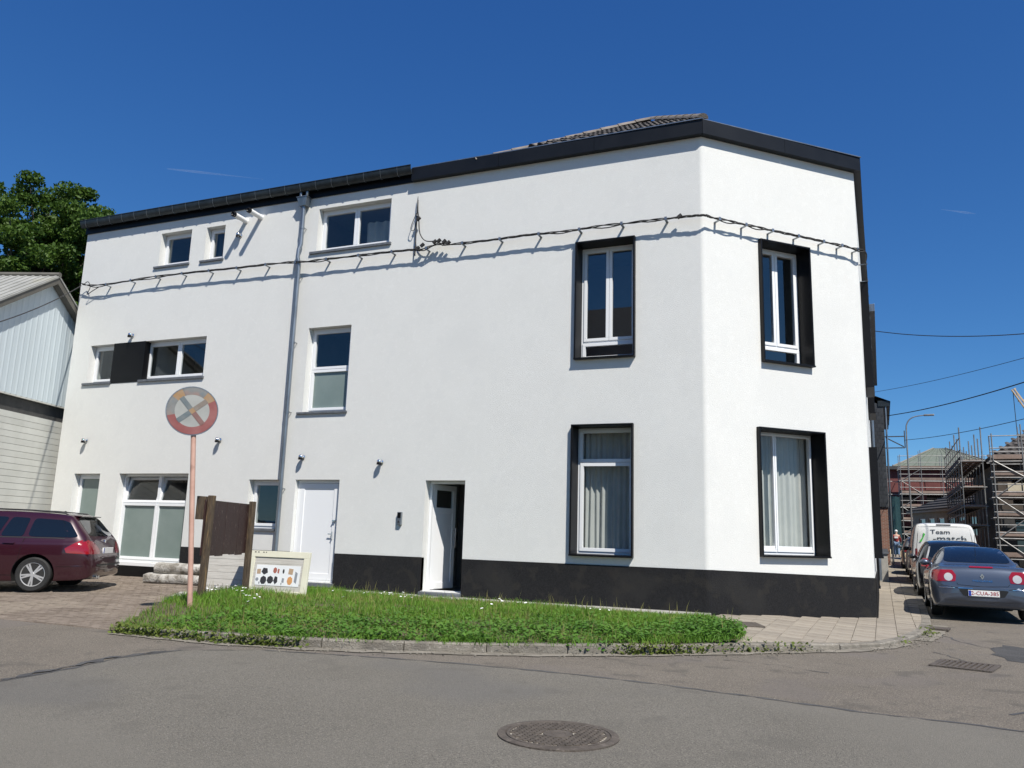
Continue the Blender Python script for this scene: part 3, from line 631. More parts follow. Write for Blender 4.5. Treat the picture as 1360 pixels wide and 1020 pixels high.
# ---- bundled cable on stand-off brackets
MC = [(-18.48,7.41),(-17.81,7.32),(-16.11,7.36),(-14.62,7.35),(-13.21,7.32),(-12.05,7.31),(-11.34,7.27),(-10.61,7.26),(-9.42,7.25),(-8.5,7.23),(-8.28,7.2),(-7.9,7.29),(-7.55,7.25),(-6.67,7.23),(-5.83,7.24),(-5.02,7.22),(-4.24,7.24),(-3.46,7.23),(-2.68,7.22)]
CC = [(.1,7.19),(.64,7.18),(1.2,7.17),(1.78,7.16),(2.42,7.15),(2.99,7.14),(3.47,7.13)]
OFF = .145
def wp(m, u, d, z): return m @ Vector((u, d, z))
path = [wp(FM, u, -OFF, z) for u, z in MC]+[C1+Vector((.36,-.93,0))*OFF*1.05+Vector((0,0,7.2))]+[wp(FC, u, -OFF, z) for u, z in CC]+[C2+Vector((.93,-.37,0))*OFF*1.1+Vector((0,0,7.09))]+[wp(FS, s, -OFF, 7.06-.03*s+.04*math.sin(s*2)) for s in (.5,1.2,2,3,4.2,5.5,7,8.5)]
def smooth_path(P, k=5):
    out = []
    for i in range(len(P)-1):
        a, b, c, d = P[max(i-1,0)], P[i], P[i+1], P[min(i+2,len(P)-1)]
        for j in range(k):
            t = j/k; out.append(.5*((2*b)+(c-a)*t+(2*a-5*b+4*c-d)*t*t+(3*b-a-3*c+d)*t**3))
    return out+[P[-1]]
fc = thing('facade_cable', (-6, YW, 7.2), 'black twisted cable on stand-off brackets running across the white walls', 'cable')
sp_ = smooth_path(path, 6)
for k in range(3):
    pp = [p+Vector((0,0,.017*math.cos(i*.9+k*2.1)-(.02+.02*math.sin(i*.21))*(k == 2)*abs(math.sin(i*.37))))+Vector((.0,.012*math.sin(i*.9+k*2.1),0)) for i, p in enumerate(sp_)]
    MB().tube(pp, .0115, 6).build('strand', 'cable', fc, smooth=True)
brk = [(FM, u, 7.26+.09*clamp((-9-u)/9)) for u in np.arange(-17.6,-2.4,.86)]+[(FC, u, 7.17) for u in (.28,.88,1.5,2.12,2.74,3.2,3.6)]+[(FS, s, 7.0-.03*s) for s in (.6,1.6,2.6,3.6,4.6,5.6,6.6,7.6)]
for m, u, z in brk:
    zz = z
    P = np.array([[p.x,p.y] for p in sp_]); w_ = wp(m,u,-OFF,0); zz = sp_[int(np.argmin((P[:,0]-w_.x)**2+(P[:,1]-w_.y)**2))].z
    MB(m).box(u-.024,u+.024,-OFF-.02,0,zz-.03,zz-.018).box(u-.024,u+.024,-OFF-.026,-OFF-.02,zz-.03,zz+.03).build('bracket', 'zinc', fc)
MB(FM).tube([(-8.47,-.06,7.12),(-8.47,-.06,8.42),(-8.47,-.06,8.5)], [.014,.010,.003], 6).box(-8.49,-8.45,-.06,0,7.3,7.34).box(-8.49,-8.45,-.06,0,8.0,8.04).build('cable_spike', 'cable', fc)
MB(FM).tube([tuple(p) for p in smooth_path([Vector(q) for q in ((-8.46,-.07,8.4),(-8.43,-.1,8.15),(-8.38,-.13,7.95),(-8.33,-.14,7.6),(-8.18,-.15,7.4),(-7.95,-.15,7.36))])], .012, 6).tube([tuple(p) for p in smooth_path([Vector(q) for q in ((-8.48,-.07,8.1),(-8.56,-.1,7.85),(-8.58,-.1,7.72),(-8.5,-.1,7.7),(-8.46,-.1,7.9))])], .008, 6).build('drop_cable', 'cable', fc, smooth=True)
for u, z in ((-8.38,7.93),(-8.36,7.25),(-8.25,7.31),(-7.85,7.36),(-7.72,7.33),(-7.62,7.29),(-7.95,7.35),(-2.72,7.24)): MB(FM).obox((u,-.14,z),(.8,0,.6),(0,1,0),(-.6,0,.8),.05,.028,.03).build('connector', 'cable', fc, bevel=.008)
MB(FM).tube([tuple(p) for p in smooth_path([Vector(q) for q in ((-18.48,-.11,7.41),(-18.32,-.12,7.47),(-18.2,-.13,7.3),(-18.3,-.12,7.12),(-18.1,-.12,7.2),(-17.9,-.12,7.28))])], .010, 6).tube([tuple(p) for p in smooth_path([Vector(q) for q in ((-18.66,-.05,7.3),(-18.6,-.14,7.44),(-18.45,-.13,7.42))])], .010, 6).build('cable_loop', 'cable', fc, smooth=True)
# ---- curtains behind the two ground floor corner windows and in the small upper window
def curtain(m, u0, u1, z0, z1, d, label, amp=.022, k=9.):
    mb = MB(m); n = int((u1-u0)*70)
    for i in range(n+1):
        u = u0+(u1-u0)*i/n; w = amp*math.sin(u*2*math.pi*k)+.6*amp*math.sin(u*2*math.pi*k*.37+1)
        for z in (z0, (z0+z1)/2, z1): mb.v.append((u+.006*math.sin(z*3+u*20), d+w*(1+.25*(z1-z)/(z1-z0)), z))
    for i in range(n):
        for j in range(2): a = i*3+j; mb.f.append((a,a+3,a+4,a+1))
    o = mb.build('curtain', 'curtain', recalc=False, smooth=True); tag(o, label, 'curtain', 'pleated curtains'); return o
curtain(FM, -4.78, -3.6, .92, 3.28, .50, 'white pleated curtain behind the ground floor window right of the entrance door')
curtain(FC, 1.16, 2.62, 1.0, 3.28, .50, 'white pleated curtain behind the ground floor window on the angled corner wall', k=8)
curtain(FM, -10.15, -9.2, 7.55, 8.3, .52, 'thin curtain in the wide top floor window beside the rain pipe', amp=.03, k=5)
# ================================================================== street furniture on the verge
pm('pole_paint', (.46,.27,.21), (.53,.33,.26), scale=6, rough=.65, speck=[(5,.62,(.30,.17,.13),.7)])
pm('sign_red', (.235,.085,.082), (.28,.125,.12), scale=4, rough=.7, spec=.1)
pm('cross_blue', (.12,.15,.165), (.17,.185,.19), scale=8, rough=.7, spec=.1); pm('cross_red', (.19,.11,.10), (.23,.14,.13), scale=8, rough=.7, spec=.1)
pm('sign_tan', (.17,.14,.115), (.215,.185,.16), scale=9, rough=.6)
pm('sign_blue', (.165,.175,.175), (.22,.22,.215), scale=5, rough=.7, spec=.1, speck=[(9,.6,(.12,.18,.215),.5),(3,.6,(.29,.18,.15),.6)])
pm('sign_orange', (.30,.17,.07), (.28,.2,.13), scale=10, rough=.6)
pm('sign_face', (.29,.295,.28), (.35,.355,.34), scale=3, rough=.7, spec=.1, speck=[(2,.58,(.24,.245,.235),.5)])
sg = thing('no_stopping_sign', (-8.75,9.15,0), 'round faded no stopping sign with a cross on a leaning pink pole', 'road sign')
top = Vector((-8.97,9.09,2.6)); bot = Vector((-8.74,9.16,-.2))
MB().tube([bot, bot+(top-bot)*.5, top+(top-bot).normalized()*.5], .037, 14).build('pole', 'pole_paint', sg, smooth=.7)
ctr = Vector((-8.965,9.015,2.90)); nrm = Vector((.72,-.69,-.02)).normalized(); sx = Vector((0,0,1)).cross(nrm).normalized()*1; sz = nrm.cross(sx)*1
sx2 = (sx*math.cos(R_(-4))+sz*math.sin(R_(-4))); sz2 = nrm.cross(sx2)
def sp(a, b, h): return ctr+sx2*a+sz2*b+nrm*h
def ringmesh(r0, r1, h0, h1, n=48, a0=0, a1=2*math.pi):
    mb = MB(); full = abs(a1-a0-2*math.pi) < 1e-6; k = n if full else n+1
    for i in range(k):
        a = a0+(a1-a0)*i/n
        for r, h in ((r0,h0),(r1,h0),(r1,h1),(r0,h1)): mb.v.append(tuple(sp(r*math.cos(a), r*math.sin(a), h)))
    for i in range(n if full else n):
        for j in range(4): A, B = i*4+j, i*4+(j+1)%4; mb.f.append((A, B, (B+4) % (4*k), (A+4) % (4*k)))
    if not full: mb.f += [(0,1,2,3), tuple(reversed(range(4*k-4,4*k)))]
    return mb
RS = .355
MB().lathe([(RS-.002,-.02),(RS,-.016),(RS,.0),(RS-.008,.002)], 48, sp).build('backing_disc', 'sign_blue', sg, smooth=.5)
ringmesh(RS+.0005,RS+.012,-.022,.007).build('rim', 'zinc', sg)
MB().lathe([(.242,.0025),(.242,.005)], 48, sp).build('face_disc', 'sign_face', sg)
ringmesh(.242,RS-.003,.003,.006,30,R_(200),R_(395)).build('red_ring', 'sign_red', sg)
ringmesh(.242,RS-.003,.003,.006,8,R_(395),R_(420)).build('faded_ring', 'sign_orange', sg)
ringmesh(.242,RS-.003,.003,.006,16,R_(420),R_(480)).build('faded_ring', 'sign_blue', sg)
ringmesh(.242,RS-.003,.003,.006,8,R_(122),R_(150)).build('faded_ring', 'sign_orange', sg)
ringmesh(.242,RS-.003,.003,.006,16,R_(150),R_(200)).build('faded_ring', 'sign_blue', sg)
for a, m0, m1 in ((45,'cross_blue','sign_tan'),(135,'cross_red','cross_blue')):
    c, s = math.cos(R_(a)), math.sin(R_(a)); w = .036
    for (t0, t1, mt) in ((-.25,-.036,m0),(.036,.25,m1)):
        MB().prism([(c*t0-s*w,s*t0+c*w),(c*t0+s*w,s*t0-c*w),(c*t1+s*w,s*t1-c*w),(c*t1-s*w,s*t1+c*w)], .0055, .009, sp).build('cross_bar', mt, sg)
MB().prism([(-.05,0),(0,-.05),(.05,0),(0,.05)], .0055, .009, sp).build('cross_centre', 'sign_orange', sg)
for dz in (-.2,.2): q = ctr+Vector((0,0,dz)); MB().obox(q-nrm*.05, sx, nrm, (0,0,1), .09, .035, .02).build('clamp', 'zinc', sg)
# ---- old notice board on two wooden posts
pm('old_wood', (.055,.038,.024), (.125,.088,.055), scale=7, rough=.9, bump=1, bscale=30, stretch=(6,6,.7), speck=[(3,.6,(.30,.19,.08),.6)])
pm('brown_paint', (.024,.008,.007), (.040,.015,.012), scale=6, rough=.55, bump=.4, bscale=30, stretch=(5,5,1), speck=[(9,.66,(.30,.24,.2),.8)])
nb = thing('notice_board', (-9.6,10.8,0), 'weathered dark brown wooden notice board on two rough posts behind the sign pole', 'notice board')
pA, pB = Vector((-9.27,9.88,0)), Vector((-9.93,11.65,0))
for p, z1, lean in ((pA,1.70,Vector((-.02,.06,0))),(pB,1.68,Vector((.0,.0,0)))):
    m = MB(); m.obox(p+Vector((0,0,(z1-.4)/2))+lean*.5, (1,0,0),(0,1,0),(lean+Vector((0,0,z1))).normalized(), .042,.05,(z1+.4)/2); m.build('post', 'old_wood', nb, bevel=.012)
bd = (pB-pA).normalized()
nw = 7
for i in range(nw):
    a, b = i/nw, (i+1)/nw-.004; q = pA+bd*(.02)+Vector((.058,0,0)); L_ = (pB-pA).length+.12
    c = q+bd*(L_*(a+b)/2-.06); h = .86+.0*i
    MB().obox((c.x-.12,c.y,1.20-.006*(i%3)), bd, (bd.y,-bd.x,0), (0,0,1), L_*(b-a)/2, .012+.002*(i%2), .43+.006*(i%3)).build('board_plank', 'brown_paint', nb)
MB().obox((pA.x-.10,pA.y-.02,1.5),(0,1,0),(1,0,0),(0,0,1),.12,.03,.18).build('batten', 'old_wood', nb)
# ---- pale plank panel and framed display leaning behind
pm('pale_wood', (.42,.40,.36), (.58,.56,.52), scale=5, rough=.8, stretch=(.6,1,14), contrast=(.3,.7), speck=[(16,.6,(.30,.27,.23),.5)])
pm('cream_paint', (.74,.72,.58), (.68,.66,.53), scale=4, rough=.6)
pm('paper', (.78,.79,.80), (.72,.74,.76), scale=6, rough=.7)
def leaning(name, c, w, h, yaw, lean, label, cat, group=None):
    m = Matrix.Translation(c) @ Matrix.Rotation(yaw, 4, 'Z') @ Matrix.Rotation(-lean, 4, 'X')
    return thing(name, tuple(c), label, cat, group), m
t, m = leaning('plank_panel', Vector((-10.75,12.25,.0)), 1.2, .74, R_(3), R_(8), 'pale grey plank panel leaning behind the brown notice board', 'panel')
for i in range(6): MB(m).box(-.68, .62, -.012-.001*(i%2), .012, .0+i*.125, .0+(i+1)*.125-.005).build('plank', 'pale_wood', t)
t, m = leaning('display_frame', Vector((-9.6,12.05,.0)), 1.35, .84, R_(4), R_(7), 'cream framed display board with small pictures standing in the grass', 'display board')
fw, w2, hh = .11, .63, .81
mb = MB(m); mb.box(-w2,w2,-.03,.03,hh-fw,hh).box(-w2,w2,-.03,.03,0,fw).box(-w2,-w2+fw,-.03,.03,fw,hh-fw).box(w2-fw,w2,-.03,.03,fw,hh-fw); mb.build('frame', 'cream_paint', t, bevel=.005)
for i in range(5): MB(m).box(-w2+fw, w2-fw, -.012-.001*(i%2), .012, fw+i*.118, fw+(i+1)*.118-.004).build('plank', 'pale_wood', t)
poster = MB(m).box(-.46,.47,-.018,-.0135,.20,.56).build('poster', 'paper', t)
pm('ink_dark', (.03,.03,.035), rough=.7); pm('ink_red', (.35,.12,.09), rough=.7); pm('ink_orange', (.60,.30,.12), rough=.7); pm('ink_grey', (.25,.27,.30), rough=.7); pm('ink_tan', (.42,.30,.2), rough=.7)
pics = [(-.44,.44,.05,.055,'ink_tan'),(-.46,.30,.03,.03,'ink_grey'),(-.30,.45,.055,.06,'ink_dark'),(-.31,.29,.06,.07,'ink_dark'),(-.15,.30,.06,.065,'ink_dark'),(-.02,.30,.045,.07,'ink_dark'),(-.06,.47,.035,.05,'ink_red'),(.02,.46,.02,.05,'ink_red'),(.14,.46,.018,.04,'ink_dark'),(.15,.30,.025,.05,'ink_grey'),(.31,.46,.055,.065,'ink_tan'),(.31,.30,.05,.07,'ink_orange'),(-.40,.24,.012,.022,'ink_grey'),(.12,.24,.012,.02,'ink_grey'),(.44,.36,.03,.12,'ink_grey')]
for x, z, a, b, mt in pics:
    x *= .9
    k = random.choice((4,4,5,7)); ro = math.pi/4+random.uniform(-.2,.2); a *= random.uniform(1.0,1.35); MB(m).prism([(x+a*math.cos(2*math.pi*i/k+ro), z+b*1.1*math.sin(2*math.pi*i/k+ro)) for i in range(k)], -.0195, -.0178, lambda p, q, d: (p, d, q)).build('picture', mt, poster)
for x, w in ((-.54,.035),(-.47,.03),(-.36,.03),(-.30,.02)): MB(m).box(x,x+w,-.0325,-.0295,.775,.792).build('lettering', 'ink_dark', t)
# ---- stone pieces and slab
pm('lichen_stone', (.20,.18,.15), (.52,.50,.46), scale=6, rough=.95, bump=1.2, bscale=22, contrast=(.38,.62), speck=[(12,.6,(.06,.055,.045),.7)])
def rough_block(name, c, L, w, h, yaw, label, group, rnd=False):
    mb = MB(Matrix.Translation(c) @ Matrix.Rotation(yaw,4,'Z')); n = 14; k = 10
    for i in range(n+1):
        x = -L/2+L*i/n
        for j in range(k):
            a = 2*math.pi*(j+.5)/k; e = 2.2 if rnd else 5
            ca, sa = math.cos(a), math.sin(a); y = math.copysign(abs(ca)**(2/e), ca)*w/2; z = math.copysign(abs(sa)**(2/e), sa)*h/2
            f = 1+.07*random.uniform(-1,1); mb.v.append((x+.02*random.uniform(-1,1), y*f, h/2+z*f))
    for i in range(n):
        for j in range(k): a, b = i*k+j, i*k+(j+1)%k; mb.f.append((a,b,b+k,a+k))
    mb.f += [tuple(reversed(range(k))), tuple(range(n*k,n*k+k))]
    o = mb.build(name, 'lichen_stone', smooth=.9); tag(o, label, 'stone', group); return o
rough_block('stone_block', Vector((-13.2,13.35,-.01)), 1.45, .34, .21, R_(6), 'lichen covered square stone block lying under the round one', 'old stone pieces')
rough_block('stone_roll', Vector((-13.05,13.4,.195)), 1.38, .26, .235, R_(8), 'lichen covered rounded stone piece lying on the square block', 'old stone pieces', True)
rough_block('stone_lump', Vector((-16.0,13.2,-.01)), .8, .3, .2, R_(15), 'pale rough stone lump behind the bumper of the maroon car', 'old stone pieces', True)
o = MB(Matrix.Translation((-10.62,11.0,-.02)) @ Matrix.Rotation(R_(36),4,'Z')).box(-.25,.25,-.8,.9,-.1,.05).build('concrete_slab', 'concrete', bevel=.012); tag(o, 'grey concrete slab lying flat beside the sign pole', 'slab')
# ---- manhole covers and drain
pm('cast_iron', (.062,.050,.040), (.10,.082,.066), scale=9, rough=.72, bump=.5, bscale=60, speck=[(25,.6,(.20,.17,.14),.4)])
pm('grit', (.27,.24,.19), (.34,.31,.26), scale=20, rough=1)
mh = thing('manhole_cover', (-1.96,5.68,ROAD_Z), 'round cast iron manhole cover in the foreground asphalt', 'manhole cover'); zc = ROAD_Z+.002
mm = Matrix.Translation((-1.97,5.69,zc)) @ Matrix.Rotation(R_(38),4,'Z')
MB(mm).lathe([(.43,-.05),(.43,.004),(.405,.009),(.375,.009),(.37,.0)], 56).build('frame', 'cast_iron', mh, smooth=.6)
MB(mm).lathe([(.366,-.05),(.366,.0015)], 56).build('cover_bed', 'grit', mh)
mb = MB(mm)
for i in range(-6,7):
    for j in range(-10,11):
        x, y = i*.055+(j%2)*.0275, j*.034
        if .12 < math.hypot(x,y) < .335: mb.box(x-.0235,x+.0235,y-.012,y+.012,.001,.0105)
mb.build('cover_studs', 'cast_iron', mh)
MB(mm).lathe([(.105,.0),(.105,.009),(.055,.0095),(.05,.006),(.045,.0095),(.001,.0095)], 32).build('cover_boss', 'cast_iron', mh)
MB(mm).lathe([(.366,.0),(.366,.0085),(.343,.0085),(.34,.0)], 56).build('cover_ring', 'cast_iron', mh, smooth=.5)
gd = thing('street_drain', (1.2,11.4,ROAD_Z), 'rusty slotted street drain in the broken asphalt by the corner', 'drain')
gm = Matrix.Translation((1.2,11.4,ROAD_Z+.003)) @ Matrix.Rotation(R_(-16),4,'Z')
mb = MB(gm); ring_ = [(-.33,.33,-.34,-.28),(-.33,.33,.28,.34),(-.33,-.27,-.28,.28),(.27,.33,-.28,.28)]
for a, b, c, d in ring_: mb.box(a,b,c,d,-.06,.008)
mb.build('frame', 'cast_iron', gd, bevel=.004)
for i in range(9): x = -.24+i*.06; MB(gm).box(x-.017,x+.017,-.28,.28,-.04,.006).build('bar', 'cast_iron', gd)
MB(gm).box(-.27,.27,-.28,.28,-.07,-.05).build('pit', 'grit', gd)
pl = MB(Matrix.Translation((-1.75,13.25,pav_z(-1.75,13.25)+.006)) @ Matrix.Rotation(R_(20),4,'Z')).box(-.42,.42,-.3,.3,-.02,.004).build('access_plate', 'cast_iron', bevel=.004); tag(pl, 'flat iron access plate in the pavement at the end of the grass', 'access plate')
gp = MB(Matrix.Translation((1.33,16.0,-.12)) @ Matrix.Rotation(R_(-10),4,'Z')).box(-.16,.16,-.2,.2,-.03,.004).build('kerb_drain', 'cast_iron', bevel=.004); tag(gp, 'small iron drain lid in the gutter beside the kerb corner', 'drain')
# ================================================================== grass, weeds, daisies
def leaf_mat(name, c1, c2, rough=.55, transl=.35, scale=2.0):
    m = pm(name, c1, c2, scale=scale, rough=rough, transl=transl, spec=.3, contrast=(.3,.7)); return m
leaf_mat('grass_blade', (.085,.205,.020), (.20,.35,.042), scale=1.7)
leaf_mat('clover', (.06,.16,.022), (.14,.27,.042), scale=2.5)
leaf_mat('weed', (.085,.125,.022), (.17,.21,.045), scale=3)
leaf_mat('dry_blade', (.20,.21,.06), (.34,.31,.12), scale=3)
pm('petal', (.82,.82,.80), rough=.7)
def np_obj(name, V, F, mat, kind='stuff', parent=None):
    me = bpy.data.meshes.new(name); nv, nf, k = len(V), len(F), F.shape[1]
    me.vertices.add(nv); me.vertices.foreach_set('co', V.astype(np.float32).ravel()); me.loops.add(nf*k); me.loops.foreach_set('vertex_index', F.astype(np.int32).ravel())
    me.polygons.add(nf); me.polygons.foreach_set('loop_start', np.arange(0, nf*k, k, dtype=np.int32)); me.update(calc_edges=True); me.validate()
    me.materials.append(MATS[mat]); o = place(name, me, parent)
    if kind: o['kind'] = kind
    return o
def scatter(n, fn):
    out = []
    while len(out) < n:
        x, y = random.uniform(-11,-1.2), random.uniform(7.8,13.95)
        if poly_in((x,y), VERGE) and fn(x,y): out.append((x,y))
    return np.array(out)
def blades(P, h0, h1, w, bend):
    n = len(P); z = np.array([vz(x,y) for x, y in P]); a = rng.uniform(0,2*np.pi,n); h = h0+(h1-h0)*rng.uniform(0,1,n)**1.6
    dx, dy = np.cos(a), np.sin(a); l = rng.uniform(.1,1,n)*bend*h; la = rng.uniform(0,2*np.pi,n); lx, ly = np.cos(la)*l, np.sin(la)*l
    b = np.stack([P[:,0],P[:,1],z-.01],1); s = np.stack([dx,dy,0*dx],1)*(w*rng.uniform(.6,1.3,n))[:,None]
    mid = b+np.stack([lx*.35,ly*.35,h*.6],1); tip = b+np.stack([lx,ly,h*.95],1)
    V = np.stack([b-s,b+s,mid-s*.8,mid+s*.8,tip],1).reshape(-1,3); i = np.arange(n)*5
    F = np.concatenate([np.stack([i,i+1,i+3],1),np.stack([i,i+3,i+2],1),np.stack([i+2,i+3,i+4],1)]); return V, F
def lush(x, y): return .5+.5*math.sin(x*1.3+.6*math.sin(y*2.1))*math.cos(y*1.7+x*.4)
P = scatter(62000, lambda x, y: random.random() < (.3+.7*clamp((y-8.2-.35*max(0,x+7.5))/1.2))*(.35+.65*(lush(x*1.7+2,y*2.9+1) > .22)))
V, F = blades(P, .04, .135, .0042, .8); 
hs = np.repeat(np.array([.55+.75*lush(x,y)+(.5 if -10.6 < x < -9.2 and y > 10.6 else 0) for x, y in P]),5)
base = np.repeat(V.reshape(-1,5,3)[:,0,2],5); V[:,2] = base+(V[:,2]-base)*hs
grass = np_obj('grass', V, F, 'grass_blade'); grass['label'] = 'lush green grass on the verge in front of the house'
P = scatter(9000, lambda x, y: random.random() < .25+.75*(lush(x*1.9+3,y*2.3) > .62))
V, F = blades(P, .04, .14, .004, .9); np_obj('dry_grass', V, F, 'dry_blade')['label'] = 'straw coloured dry blades among the grass'
P = scatter(420, lambda x, y: True); V, F = blades(P, .18, .34, .0045, .35); np_obj('grass_stems', V, F, 'dry_blade')['label'] = 'thin tall grass stems standing above the verge'
pk = []
for p_ in resample(KERB[:9], .012):
    if random.random() < .5+.5*math.sin(p_.x*4.1)*math.sin(p_.x*1.3+1):
        for _ in range(6): pk.append((p_.x+random.gauss(-.03,.05), p_.y+random.uniform(-.02,.2)))
V, F = blades(np.array(pk), .05, .14, .004, 1.5); V[:,2] += .0; np_obj('kerb_grass', V, F, 'grass_blade')['label'] = 'ragged grass tufts leaning over the kerb stones'
# clover and low broad leaves towards the kerb
def leaves(P, zf, r0, r1, h0, h1, tilt=.6):
    n = len(P); z = np.array([zf(x,y) for x, y in P])+h0+(h1-h0)*rng.uniform(0,1,n)**1.6; r = rng.uniform(r0,r1,n); a = rng.uniform(0,2*np.pi,n)
    t = rng.uniform(-tilt,tilt,(n,2)); e1 = np.stack([np.cos(a),np.sin(a),t[:,0]],1); e2 = np.stack([-np.sin(a),np.cos(a),t[:,1]],1); c = np.stack([P[:,0],P[:,1],z],1)
    pts = []
    for k, (u, v) in enumerate(((-1,0),(-.3,.75),(.55,.6),(1,0),(.55,-.6),(-.3,-.75))): pts.append(c+r[:,None]*(u*e1+v*e2))
    V = np.stack(pts,1).reshape(-1,3); i = np.arange(n)*6; return V, np.stack([i+k for k in range(6)],1)
def front(x, y): return 1-clamp((y-8.15-.42*max(0,x+7.4)-.12*max(0,x+4))/2.4)
P = scatter(9000, lambda x, y: random.random() < front(x,y)**1.8*clamp((x+8.6)/1.2)*(lush(x*2.3+1,y*3.1)**1.5+.12))
V, F = leaves(P, vz, .012, .032, .02, .12); np_obj('clover', V, F, 'clover')['label'] = 'low clover and broad leaves along the kerb side of the verge'
# weeds in the kerb joint, hanging over the kerb stones
pts = []
kr = resample(KERB[:15], .02)
dens = lambda i: max(0, math.sin(i*.021)+.6*math.sin(i*.057+1)+.5*math.sin(i*.011+2)+.15)
for i, p in enumerate(kr):
    g = 1 if p.x < -1.25 else (.55 if random.random() < .5 else 0)
    for _ in range(int(9*max(0,dens(i)-.35)*g+random.random()*.5)):
        t = kr[min(i+1,len(kr)-1)]-kr[max(i-1,0)]; t.normalize(); nr = Vector((-t.y,t.x,0)); q = p+nr*random.gauss(-.05,.05); pts.append((q.x,q.y))
P = np.array(pts); V, F = leaves(P, lambda x, y: ROAD_Z, .010, .028, .0, .13, .9); np_obj('kerb_weeds', V, F, 'weed')['label'] = 'yellowish weeds growing in the kerb joint'
pts2 = []
for i, p in enumerate(kr):
    if p.x < -1.2:
        for _ in range(int(4*max(0,dens(i+40)-.7))): pts2.append((p.x+random.gauss(0,.04), p.y+random.gauss(.06,.06)))
P = np.array(pts2); V, F = leaves(P, lambda x, y: -.06, .012, .03, -.06, .06, .8); np_obj('kerb_clover', V, F, 'clover')['label'] = 'green creeping leaves hanging over the kerb stones'
# dense bush end of the verge by the corner pavement
P = np.array([(random.gauss(-1.75,.28), random.gauss(11.5,.45)) for _ in range(2000)]); P = P[[poly_in((x,y),VERGE) for x, y in P]]
V, F = leaves(P, lambda x, y: vz(x,y)+.10*max(0,1-((x+1.8)**2+(y-11.6)**2)*1.6)*random.random(), .012, .03, .0, .12); np_obj('verge_shrub_leaves', V, F, 'clover')['label'] = 'taller leafy weeds at the right end of the verge'
# daisies
pts = []
for cx, cy, n, s in ((-9.75,11.0,16,.22),(-9.3,10.2,10,.2),(-8.6,10.0,12,.22),(-8.2,9.7,9,.15),(-6.9,11.3,14,.35),(-7.8,12.2,10,.3),(-5.2,11.6,7,.3),(-4.7,11.9,6,.3),(-3.6,12.0,8,.3),(-9.9,9.9,8,.3)):
    pts += [(random.gauss(cx,s), random.gauss(cy,s)) for _ in range(n)]
P = np.array([p for p in pts if poly_in(p,VERGE)]); V, F = leaves(P, vz, .015, .028, .12, .2, .35); np_obj('daisies', V, F, 'petal')['label'] = 'small white daisies scattered in the grass'
# ================================================================== vehicles
def paint(name, col, flake=0, rough=.3, metal=.3):
    m = pm(name, col, rough=rough, metal=metal, coat=1, spec=.5); return m
paint('maroon_paint', (.030,.003,.009), metal=.15, rough=.32); paint('bluegrey_paint', (.085,.105,.145), metal=.55, rough=.34)
paint('black_paint', (.010,.012,.016)); paint('silver_paint', (.42,.42,.41), metal=.6, rough=.35); paint('van_paint', (.66,.65,.62), metal=0, rough=.4); paint('grey_paint', (.16,.17,.18), metal=.4)
pm('car_glass', (.006,.008,.010), rough=.04, spec=.7, coat=.6); pm('black_trim', (.012,.012,.012), rough=.5); pm('gap_black', (.003,.003,.003), rough=.9)
pm('lamp_red', (.26,.008,.012), rough=.12, coat=1, spec=.6); pm('lamp_darkred', (.16,.006,.01), rough=.12, coat=1); pm('lamp_clear', (.62,.60,.56), rough=.12, coat=1, metal=.3); pm('rim_alloy', (.66,.66,.66), rough=.35, metal=.6)
pm('plate_white', (.80,.80,.78), rough=.4); pm('plate_red', (.35,.02,.02), rough=.5); pm('plate_blue', (.02,.05,.35), rough=.4)
def cr(a, b, c, d, t): return .5*((2*b)+(c-a)*t+(2*a-5*b+4*c-d)*t*t+(3*b-a-3*c+d)*t**3)
def text_mesh(txt, size, mat, ext=.002):
    cu = bpy.data.curves.new('lettering', 'FONT'); cu.body = txt; cu.size = size; cu.extrude = ext; cu.align_x = 'CENTER'; cu.align_y = 'CENTER'; cu.resolution_u = 2
    ob = bpy.data.objects.new('tmp', cu); COL.objects.link(ob); bpy.context.view_layer.update()
    me = bpy.data.meshes.new_from_object(ob.evaluated_get(bpy.context.evaluated_depsgraph_get())); bpy.data.objects.remove(ob); bpy.data.curves.remove(cu)
    me.materials.clear(); me.materials.append(MATS[mat]); return me
def wheel_meshes(R, spokes, w=.2):
    ty = MB().lathe([(R*.66,-w/2),(R*.9,-w/2),(R*.975,-w/2+.02),(R,-w/2+.055),(R,w/2-.055),(R*.975,w/2-.02),(R*.9,w/2),(R*.68,w/2-.005),(R*.66,w/2-.02)], 36).mesh('tyre', 'rubber', smooth=.6)
    rm = MB(); h = w/2-.012
    rm.lathe([(R*.70,h-.03),(R*.70,h+.002),(R*.655,h+.004),(R*.62,h-.012),(R*.60,h-.09)], 36)
    rm.lathe([(.001,h-.05),(R*.15,h-.05),(R*.17,h-.015),(R*.10,h+.002),(.001,h+.002)], 20)
    for k in range(spokes):
        a = 2*math.pi*k/spokes+.2
        for sgn in (-1,1):
            a0, a1 = a+sgn*.22, a+sgn*.13; p = Vector((R*.10*math.cos(a0),R*.10*math.sin(a0),h-.01)); q = Vector((R*.64*math.cos(a1),R*.64*math.sin(a1),h-.012)); rm.bar(p, q, .030, .022)
    rme = rm.mesh('rim', 'rim_alloy', smooth=.5)
    dk = MB().lathe([(.001,h-.08),(R*.66,h-.08),(R*.66,h-.07),(.001,h-.07)], 24).mesh('brake_disc', 'gap_black'); return ty, rme, dk
